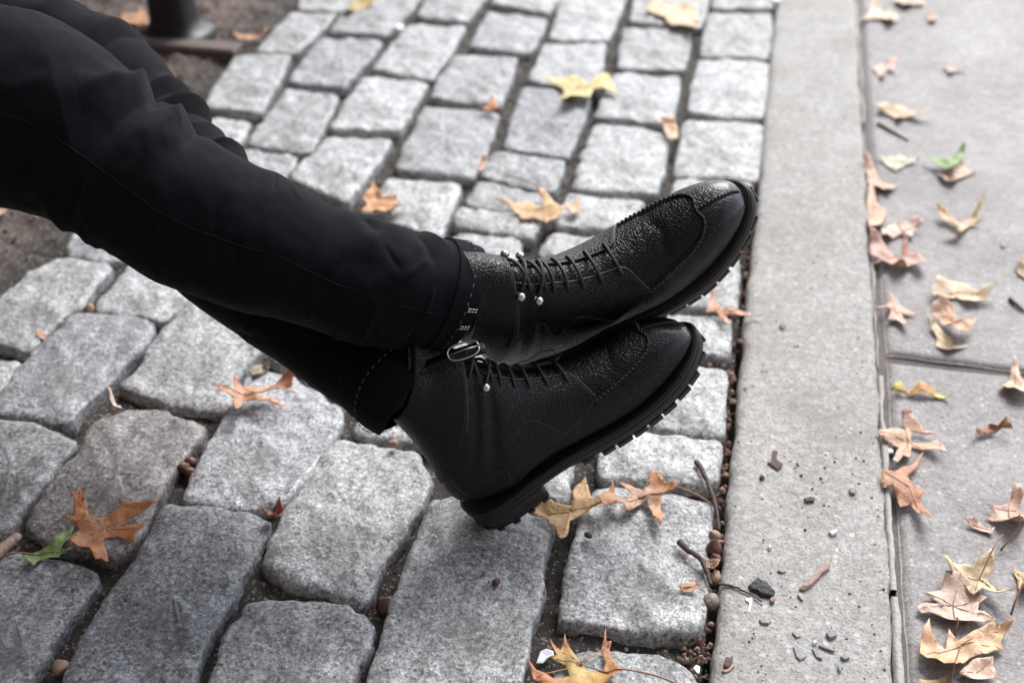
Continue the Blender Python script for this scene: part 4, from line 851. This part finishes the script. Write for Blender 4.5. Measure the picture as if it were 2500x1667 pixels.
 ('c4', [(1170, 480), (1250, 410), (1290, 480), (1400, 430), (1500, 470), (1660, 540), (1500, 515), (1380, 505), (1300, 495)], 'slim leaf turning from red through orange to yellow-green', (.55, .25, .06), (.55, .52, .06), None, -.003, .018),
 ('c4', [(1070, 800), (1180, 770), (1290, 790), (1250, 650), (1330, 660), (1340, 730), (1530, 820), (1340, 790), (1330, 860), (1520, 870), (1610, 980), (1450, 930), (1340, 890), (1320, 1010), (1270, 980), (1220, 1070), (1180, 1040), (1240, 900), (1120, 860)], 'pink and orange leaf with many lobes leaning on the kerb edge', (.58, .34, .18), (.66, .42, .32), None, -.002, .016),
 ('c4', [(1100, 1090), (1200, 1110), (1330, 1040), (1430, 930), (1380, 1050), (1300, 1130), (1350, 1220), (1440, 1260), (1400, 1300), (1470, 1450), (1470, 1530), (1380, 1420), (1330, 1330), (1250, 1360), (1230, 1300), (1190, 1200), (1110, 1220)], 'deep rust leaf with a long twisted tail at the kerb edge', (.42, .17, .07), (.58, .28, .15), None, .001, .020),
 ('c4', [(1810, 830), (1830, 780), (1930, 740), (1990, 760), (2060, 740), (2100, 800), (2020, 785), (1940, 795), (1850, 810), (1815, 850)], 'small dark brown arched leaf alone on the near slab', (.34, .15, .07), (.40, .20, .10), None, -.002, .020),
 ('c4', [(2000, 450), (2090, 380), (2100, 250), (2140, 290), (2180, 400), (2250, 450), (2230, 550), (2100, 520)], 'pale pink leaf with upright lobe beside the slab joint', (.66, .42, .26), (.72, .52, .42), None, -.003, .018),
 ('c4', [(1730, 1470), (1800, 1460), (1970, 1540), (1950, 1570), (1800, 1520)], 'narrow salmon leaf fragment on the near slab', (.64, .40, .32), (.66, .44, .36), None, -.004, .008),
 ('b8', [(1900, 200), (2000, 220), (2080, 200), (2100, 90), (2180, 170), (2150, 240), (2260, 250), (2195, 350), (2130, 420), (2000, 350), (1900, 270), (1980, 260)], 'salmon leaf with fanned pointed lobes on the near slab', (.62, .38, .28), (.66, .42, .32), [(2120, 415), (2120, 470), (2020, 540)], -.003, .018),
 ('b8', [(1560, 670), (1640, 650), (1800, 680), (1930, 610), (1970, 700), (1920, 760), (2020, 850), (2140, 930), (2000, 900), (1880, 830), (1810, 890), (1750, 800), (1640, 740)], 'tan leaf with olive tip lying over the mottled leaf', (.52, .42, .22), (.68, .52, .32), [(1935, 615), (1980, 520), (2040, 420)], .003, .018),
 ('b8', [(1370, 1000), (1400, 950), (1550, 960), (1430, 880), (1560, 850), (1580, 760), (1700, 760), (1830, 860), (1910, 930), (1850, 960), (1840, 1010), (1980, 1090), (1850, 1110), (1680, 1130), (1550, 1070), (1400, 1020)], 'mottled beige and brown leaf lying underneath the olive-tipped leaf', (.60, .46, .36), (.60, .42, .32), [(1680, 1130), (1670, 1180)], -.004, .012),
 ('b8', [(1390, 1360), (1410, 1180), (1460, 1110), (1480, 1190), (1600, 1290), (1620, 1150), (1700, 1230), (1800, 1190), (1950, 1130), (2110, 1125), (2020, 1230), (2050, 1290), (1920, 1340), (1780, 1370), (1680, 1480), (1620, 1540), (1500, 1450)], 'large golden tan leaf with deep lobes and raised rim', (.68, .45, .26), (.64, .39, .20), [(1640, 1500), (1620, 1600)], -.002, .022),
 ('b8', [(1690, 1490), (1800, 1390), (1950, 1390), (1980, 1530), (1780, 1545)], 'pale pink leaf peeking from under the large golden leaf', (.70, .48, .36), (.68, .46, .34), None, -.004, .008),
 ('b8', [(1390, 1535), (1600, 1545), (1640, 1620), (1400, 1640)], 'tan leaf tip below the large golden leaf', (.68, .46, .26), (.64, .42, .22), None, -.004, .008),
 ('b8', [(2100, 660), (2200, 720), (2300, 700), (2280, 850), (2160, 890), (2150, 760)], 'ochre leaf lying beside the olive-tipped leaf', (.60, .42, .18), (.58, .34, .16), [(2160, 885), (2120, 970), (2100, 1030)], -.003, .018),
 ('b7', [(1430, 830), (1470, 800), (1560, 790), (1600, 820), (1540, 855), (1470, 860)], 'small coppery leaf beside the broken twig', (.58, .30, .17), (.56, .27, .14), None, .004, .006),
 ('b7', [(1600, 640), (1660, 620), (1750, 625), (1735, 690), (1690, 705), (1630, 680)], 'dry brown husk leaf in the joint by the kerb', (.48, .30, .20), (.42, .22, .14), None, .000, .012),
 ('R5', [(265, 1160), (310, 1130), (380, 1140), (430, 1130), (410, 1160), (340, 1190)], 'rust leaf scrap in the joint of the left cobbles', (.48, .22, .13), (.52, .26, .12), None, -.004, .008),
 ('b5', [(2010, 270), (2080, 240), (2150, 210), (2170, 240), (2120, 310), (2060, 320)], 'dark red crumpled leaf between two cobbles', (.22, .05, .035), (.30, .09, .06), None, .000, .016),
 ('c1', [(830, 480), (855, 495), (880, 560), (940, 630), (880, 660), (860, 580), (835, 530)], 'pale cream curled sliver standing in a joint', (.66, .54, .44), (.60, .48, .38), None, -.004, .012),
 ('c1', [(1900, 330), (1960, 310), (2010, 290), (2070, 330), (2010, 370), (1950, 400), (1930, 360)], 'dull straw coloured crumpled leaf beneath the trouser leg', (.40, .34, .22), (.30, .25, .15), None, -.010, .014),
]
for i, L in enumerate(LV):
    k, pts, lab, c1, c2, stem, zb, lift = L
    mut = lambda c: tuple(.90 * x + .10 * (.35 * c[0] + .5 * c[1] + .15 * c[2]) for x in c)
    leaf(k, pts, lab, mut(c1), mut(c2), stem, zb, lift, seed=i * 3 + 1)

# ------------------------------------------------------------------ acorns, twigs, chips, paper
def nut(k, x, y, r, label, mat, z=None, cap=True, squash=1.15, name='acorn', cat='nut', group=None):
    (a, b), = px(k, [(x, y)]); c = G(a, b, 0)
    r *= .88; rz = r * squash; z0 = (-.016 if z is None else z) - (.003 if (z is not None and z < -.004) else 0); v = []; rs = random.Random(int(x * 7 + y)); ax, ay = rs.uniform(-1, 1), rs.uniform(-1, 1)
    nu, nv = 14, 18
    for i in range(nu + 1):
        th = math.pi * i / nu
        for j in range(nv):
            q = 2 * math.pi * j / nv; s = 1 + .14 * noise.noise(Vector((math.cos(q) * 2 + x, math.sin(q) * 2, th * 2)))
            tip = 1 + .25 * max(0, math.cos(th)) ** 10
            v.append((r * s * math.sin(th) * math.cos(q), r * s * math.sin(th) * math.sin(q), rz * s * math.cos(th) * tip))
    R_ = Matrix.Rotation(1.1 * ax, 3, 'X') @ Matrix.Rotation(1.1 * ay, 3, 'Y'); v = [R_ @ Vector(p) for p in v]; zm = min(p.z for p in v); v = [p + Vector((0, 0, -zm)) for p in v]
    o = mesh(name, v, grid_faces(nu + 1, nv, True), mat); o.location = (c[0], c[1], z0); tag(o, label, cat, group)
    if cap:
        vv = []; cc = R_ @ Vector((0, 0, -rz * .1)) + Vector((0, 0, -zm))
        for i in range(8):
            th = math.pi * (.62 + .38 * i / 7)
            for j in range(nv): q = 2 * math.pi * j / nv; s = 1.09 + .03 * math.sin(q * 9 + i * 2); vv.append(R_ @ Vector((r * s * math.sin(th) * math.cos(q), r * s * math.sin(th) * math.sin(q), rz * s * math.cos(th))) + Vector((0, 0, -zm)))
        mesh('cap', vv, grid_faces(8, nv, True), BARK, o)
    return o
nut('b5', 458, 1405, .0090, 'round tan acorn in the joint beside the dark grey cobble', TANNUT, -.014, squash=.95)
nut('b6', 1082, 935, .0110, 'reddish brown nut shell sunk in the joint between two long cobbles', NUT, -.016)
nut('b6', 1915, 825, .0042, 'tiny red brown snail-like seed on top of the broad cobble', NUT, .001, cap=False)
nut('b7', 1682, 920, .0096, 'grey green acorn against the kerb', GREYNUT, -.010, cap=False, squash=.97)
nut('b7', 1705, 530, .0088, 'larger of two dark brown acorns leaning on the kerb', NUT, -.008); nut('b7', 1722, 588, .0066, 'smaller of two dark brown acorns leaning on the kerb', NUT, -.010)
nut('b7', 1715, 420, .0068, 'tan acorn at the foot of the upright twig', TANNUT, -.008); nut('b7', 1742, 462, .0056, 'small brown acorn tucked behind the tan one by the kerb', NUT, -.010)
nut('b7', 1712, 735, .0070, 'orange brown acorn shell beside the broken twig', TANNUT, -.010)
for i, (x, y, r, lb) in enumerate([(1455, 985, .0070, 'capped dark nut topping the small cluster of three in a joint'), (1400, 1035, .0078, 'largest red nut of the cluster of three, touching the pinkish cobble'), (1450, 1062, .0066, 'smallest red nut of the cluster of three, touching the bluish cobble')]): nut('c1', x, y, r, lb, NUT, -.012, cap=(i == 0), name='berry', cat='berry')
nut('R5', 678, 930, .0072, 'tan nut in the joint beside the round-cornered pale cobble', TANNUT, -.010)
nut('b7', 740, 465, .0050, 'small purple brown seed on the square cobble', BARK, .001, cap=False, squash=.7, name='seed', cat='seed')
nut('c2', 1135, 897, .0050, 'small orange seed beneath the lower cuff', TANNUT, -.002, cap=False, name='seed', cat='seed')
def twig(k, pts, zs, r, label, mat=BARK, name='twig'):
    P3 = [G(a, b, 0) for a, b in px(k, pts)]; p = [(q[0], q[1], z) for q, z in zip(P3, zs)]; c = np.array(p).mean(0); m = 26
    q = catmull(np.array(p) - c, m); rs = np.array([r * (1.15 - .5 * i / m) * (1 + .18 * noise.noise(Vector((i * .7, r * 900, 0)))) for i in range(m)])
    q = q + np.array([[.0008 * noise.noise(Vector((i * .5, 3, 1))), .0008 * noise.noise(Vector((i * .5, 8, 1))), 0] for i in range(m)])
    o = tube(name, q, rs, mat, None, 8); o.location = c; return tag(o, label, 'twig')
twig('b7', [(1435, 520), (1500, 590), (1600, 670), (1680, 825)], [.006, .007, .008, .001], .0030, 'short broken brown twig lying on the square cobble')
twig('c3', [(1565, 1060), (1600, 1120), (1660, 1240), (1710, 1370), (1745, 1520)], [.006, .008, .006, .003, -.006], .0028, 'long curved dark twig leaning in the joint along the kerb')
twig('b7', [(1735, 805), (1850, 840), (1960, 890), (2070, 955)], [.000, .0022, .0022, .0022], .0012, 'thin wiry twig reaching onto the kerb')
twig('b5', [(-60, 640), (40, 550), (145, 458)], [.004, .004, .003], .0062, 'pale dry stick at the green leaf stalk', PALEBARK)
twig('R4', [(1080, 930), (1180, 990), (1310, 1060)], [-.004, -.003, -.004], .0025, 'thin grey twig lying on the far slab')
twig('R8', [(2095, 1020), (2130, 1060), (2200, 1110)], [-.003, -.001, -.003], .0030, 'dark red curled twig on the far slab', NUT)
def chip(k, pts, h, label, mat, name, cat, zb=.0003, tilt=.0):
    P2 = [G(a, b, zb)[:2] for a, b in px(k, pts)]; c = np.mean(P2, 0); n = len(P2); v = []
    for s, z in ((.88, 0), (.90, h * .5), (.76, h)):
        for i, q in enumerate(P2): d = (q - c) * s; v.append((d[0], d[1], z * (1 + .5 * noise.noise(Vector((i * 1.3, h * 900, z * 100)))) + tilt * d[1] + abs(tilt) * .01))
    v.append((0, 0, h * 1.08)); f = grid_faces(3, n, True) + [(2 * n + i, 2 * n + (i + 1) % n, 3 * n) for i in range(n)] + [tuple(range(n))]
    o = mesh(name, v, f, mat, None, False); o.location = (c[0], c[1], zb); bm = bmesh.new(); bm.from_mesh(o.data); bmesh.ops.recalc_face_normals(bm, faces=bm.faces); bm.to_mesh(o.data); bm.free()
    return tag(o, label, cat)
chip('b8', [(455, 865), (520, 800), (590, 740), (640, 670), (690, 635), (725, 660), (715, 700), (650, 745), (610, 790), (560, 845), (500, 880)], .004, 'pink brown bark strip lying on the kerb', PALEBARK, 'bark_strip', 'bark')
chip('b8', [(70, 830), (110, 800), (150, 760), (170, 790), (230, 800), (260, 850), (300, 890), (290, 930), (240, 925), (180, 915), (140, 880), (90, 870)], .005, 'black crusty lump stuck on the kerb', TAR, 'tar_lump', 'lump')
chip('b8', [(78, 1030), (92, 960), (105, 925), (60, 935), (55, 922), (110, 905), (122, 925), (108, 985), (100, 1035)], .0010, 'thin white paper strip on the kerb', PAPER, 'paper_strip', 'paper')
chip('b7', [(335, 1420), (370, 1330), (420, 1310), (480, 1330), (485, 1365), (430, 1385), (390, 1425)], .0010, 'torn white paper scrap beside the orange leaf', PAPER, 'paper_scrap', 'paper', -.010, .1)
chip('b7', [(1540, 1450), (1565, 1425), (1600, 1440), (1595, 1500), (1570, 1505)], .0012, 'crumpled white plastic bit in the kerb joint', PAPER, 'plastic_scrap', 'litter', -.012)
chip('R4', [(250, -30), (345, -30), (340, 20), (290, 38), (250, 20)], .006, 'white scrap at the far end of the kerb joint', PAPER, 'paper_scrap', 'paper', .001)
chip('R2', [(1140, 235), (1160, 205), (1205, 195), (1215, 225), (1180, 250)], .006, 'white litter scrap in a far cobble joint', PAPER, 'paper_scrap', 'paper', .0)
chip('b8', [(1770, 1430 - 1167 + 1100), (1790, 1330), (1850, 1300), (1860, 1340), (1830, 1400), (1780, 1420)], .003, 'grey leaf shard on sidewalk', SLATE, 'shard', 'shard', -.004) if False else None
chip('b7', [(1770, 1440), (1790, 1375), (1830, 1385), (1850, 1360), (1845, 1410), (1815, 1470), (1780, 1465)], .003, 'grey brown bark chip at the kerb edge', BARK, 'bark_chip', 'bark')
chip('b7', [(1750, 1490), (1800, 1470), (1850, 1430), (1865, 1445), (1830, 1480), (1790, 1498)], .002, 'orange curled bark sliver at the kerb edge', TANNUT, 'bark_sliver', 'bark')
PB = [('b8', [(420, 1290), (470, 1300), (540, 1365), (520, 1390), (480, 1410), (445, 1380)], 'flat pale grey stone chip on the kerb'), ('b8', [(565, 1310), (610, 1320), (660, 1370), (650, 1400), (600, 1380)], 'dark grey pointed stone chip on the kerb'), ('b8', [(670, 1200), (700, 1170), (760, 1180), (765, 1220), (700, 1245)], 'rounded grey stone on the kerb'),
      ('b8', [(780, 1375), (810, 1345), (860, 1350), (865, 1385), (820, 1400)], 'mid grey angular stone on the kerb'), ('b8', [(765, 1440), (790, 1425), (800, 1470), (780, 1500)], 'small upright slate splinter on the kerb'), ('b8', [(610, 1285), (660, 1290), (760, 1325), (740, 1335), (660, 1310)], 'long thin slate splinter on the kerb'),
      ('b8', [(415, 1190), (450, 1185), (490, 1220), (450, 1230)], 'dark small slate chip above the pale stone chip'), ('b8', [(160, 1090), (200, 1070), (270, 1100), (240, 1125), (180, 1120)], 'flat bluish stone chip below the paper strip'), ('b8', [(690, 420), (760, 410), (770, 430), (720, 450)], 'blue grey chip beside a white pebble'), ('b8', [(500, 165), (560, 145), (600, 160), (590, 185), (520, 190)], 'purplish brown stone chip on the kerb'),
      ('b8', [(850, 95), (880, 80), (915, 105), (900, 135), (860, 130)], 'dark round pebble near the kerb edge'), ('c4', [(165, 1150), (190, 1140), (210, 1160), (185, 1178)], 'small black pebble on the kerb'), ('c4', [(220, 1045), (260, 1030), (270, 930), (310, 940), (300, 1010), (355, 1050), (340, 1085), (310, 1105)], 'crumbly dark seed head on the kerb'),
      ('b8', [(455, 895), (475, 900), (510, 940), (490, 945)], 'dark slate splinter below the bark strip'), ('b8', [(300, 715), (350, 705), (380, 720), (340, 735)], 'flat grey flake beside the bark strip'), ('b8', [(245, 930), (270, 920), (295, 940), (280, 965), (250, 960)], 'pale pink pebble touching the black lump'),
      ('b8', [(230, 530), (250, 520), (265, 545), (240, 555)], 'white pebble set in the kerb'), ('b8', [(570, 1260), (600, 1255), (610, 1275), (580, 1285)], 'white pebble above the long splinter'), ('R8', [(2010, 630), (2035, 610), (2060, 635), (2035, 660)], 'orange pebble alone on the far slab'), ('c4', [(1140, 910), (1190, 905), (1198, 965), (1145, 970)], 'small white square scrap among the kerb edge leaves'),
      ('R8', [(320, 1240), (350, 1220), (375, 1250), (340, 1280)], 'pinkish pebble on the kerb behind the boot toes')]
for k, pts, lab in PB:
    m = PAPER if 'white' in lab else TANNUT if 'orange' in lab else PALEBARK if 'pink' in lab else TAR if 'black' in lab else BARK if ('seed' in lab or 'brown' in lab) else SLATE
    kind = 'plant_debris' if 'seed head' in lab else 'paper_scrap' if 'scrap' in lab else 'pebble' if 'pebble' in lab else 'stone_chip'
    chip(k, pts, .0035 if 'pebble' in lab or 'round' in lab else .0022, lab, m, kind, {'plant_debris': 'debris', 'paper_scrap': 'paper', 'pebble': 'pebble', 'stone_chip': 'stone'}[kind], .0005 if not ('slab' in lab or 'edge leaves' in lab) else -.006)

# ------------------------------------------------------------------ the bench the person sits on (only a front leg shows)
bench = tag(empty('park_bench', (-1.4, 1.6, 0)), 'park bench with black iron legs standing in the soil bed', 'bench')
def bpart(name, v, f, mat, smooth=False):
    o = mesh(name, v, f, mat, bench, smooth); o.matrix_parent_inverse = Matrix.Translation((1.4, -1.6, 0)); return o
def box(x0, x1, y0, y1, z0, z1, e=.004):
    v = []
    for z, i in ((z0, e), (z0 + e, 0), (z1 - e, 0), (z1, e)):
        v += [(x0 + i, y0 + i, z), (x1 - i, y0 + i, z), (x1 - i, y1 - i, z), (x0 + i, y1 - i, z)]
    return v, [q[::-1] for q in grid_faces(4, 4, True)][::1] + [(0, 1, 2, 3)[::-1], (12, 13, 14, 15)]
q = G(432, 92, -.01); lx, ly = q[0], q[1]
def iron_leg(x, y, top):
    prof = [(-.012, .072, .060), (.004, .072, .060), (.008, .066, .054), (.014, .048, .040), (.03, .044, .036), (.10, .042, .034), (top - .03, .040, .032), (top, .05, .045)]; v = []
    for z, a, b in prof:
        for k in range(20):
            t = 2 * math.pi * k / 20; c, s = math.cos(t), math.sin(t); v.append((x + a * math.copysign(abs(c) ** .6, c), y + b * math.copysign(abs(s) ** .6, s), z))
    bpart('leg', v, [f for f in grid_faces(len(prof), 20, True)] + [tuple(range((len(prof) - 1) * 20, len(prof) * 20))], IRON, True)
YS = [ly, ly - 1.55]
for y in YS:
    iron_leg(lx, y, .40); iron_leg(lx - .42, y, .40)
    bpart('rail', *box(lx - .47, lx + .04, y - .02, y + .02, .40, .425), IRON)
    bpart('back_post', *box(lx - .50, lx - .46, y - .02, y + .02, .40, .85), IRON)
for i in range(5): bpart('seat_slat', *box(lx - .44 + i * .092, lx - .36 + i * .092, ly - 1.75, ly + .2, .427, .452), WOOD)
for i in range(4): bpart('back_slat', *box(lx - .458, lx - .433, ly - 1.75, ly + .2, .52 + i * .088, .595 + i * .088), WOOD)
# low stone sill beside the foot of the leg
a, b = G(360, 118, -.006), G(560, 128, -.006)
sv, sf = box(a[0] - .5, b[0] + .02, min(a[1], b[1]) - .012, max(a[1], b[1]) + .02, -.03, .008); sill = mesh('edging_stone', sv, sf, m_simple('brown_stone', (.13, .10, .09), .75, 60, .7, .004, .4), None, False)
tag(sill, 'low brown stone edging in the soil beside the bench leg', 'edging')
# ------------------------------------------------------------------ unseen brick buildings added behind camera and bench to block low sky
BRICK = m_simple('brown_brick', (.13, .075, .055), .85, 12, .6, .01, .35); GLASSY = m_simple('window_glass', (.02, .025, .03), .08, 3, .1, .01, .2); TRIM = m_simple('stone_trim', (.32, .29, .25), .75, 20, .4, .005, .2)
def blocker_house(x0, x1, y0, y1, h, face, label):
    r = tag(empty('added_brownstone', ((x0 + x1) / 2, (y0 + y1) / 2, 0)), label, 'blocker_house'); iv = Matrix.Translation(-Vector(r.location))
    def pp(name, b_, m, par=r):
        o = mesh(name, *b_, m, par, False); o.matrix_parent_inverse = iv if par is r else Matrix(); return o
    pp('wall', box(x0, x1, y0, y1, -.08, h, .02), BRICK)
    pp('cornice', box(x0 - .25, x1 + .25, y0 - .25, y1 + .25, h + .002, h + .5, .05), TRIM)
    L0, L1 = (x0, x1) if face == 'y' else (y0, y1); n = int((L1 - L0) / 2.2)
    for fl in range(int(h / 3.3)):
        for k in range(n):
            c = L0 + (k + .5) * (L1 - L0) / n; z = .9 + fl * 3.3
            if face == 'y': w_ = pp('window', box(c - .5, c + .5, y1 - .05, y1 + .05, z, z + 1.7, .02), TRIM); pp('pane', box(c - .42, c + .42, y1 + .02, y1 + .06, z + .08, z + 1.62, .005), GLASSY, w_)
            else: w_ = pp('window', box(x1 - .05, x1 + .05, c - .5, c + .5, z, z + 1.7, .02), TRIM); pp('pane', box(x1 + .02, x1 + .06, c - .42, c + .42, z + .08, z + 1.62, .005), GLASSY, w_)
blocker_house(-9, 9, -12, -4.5, 13, 'y', 'unseen brown brick house facing the cobbled strip across the walk')
blocker_house(-16, -7, -4, 14, 13, 'x', 'unseen brown brick house behind the bench')
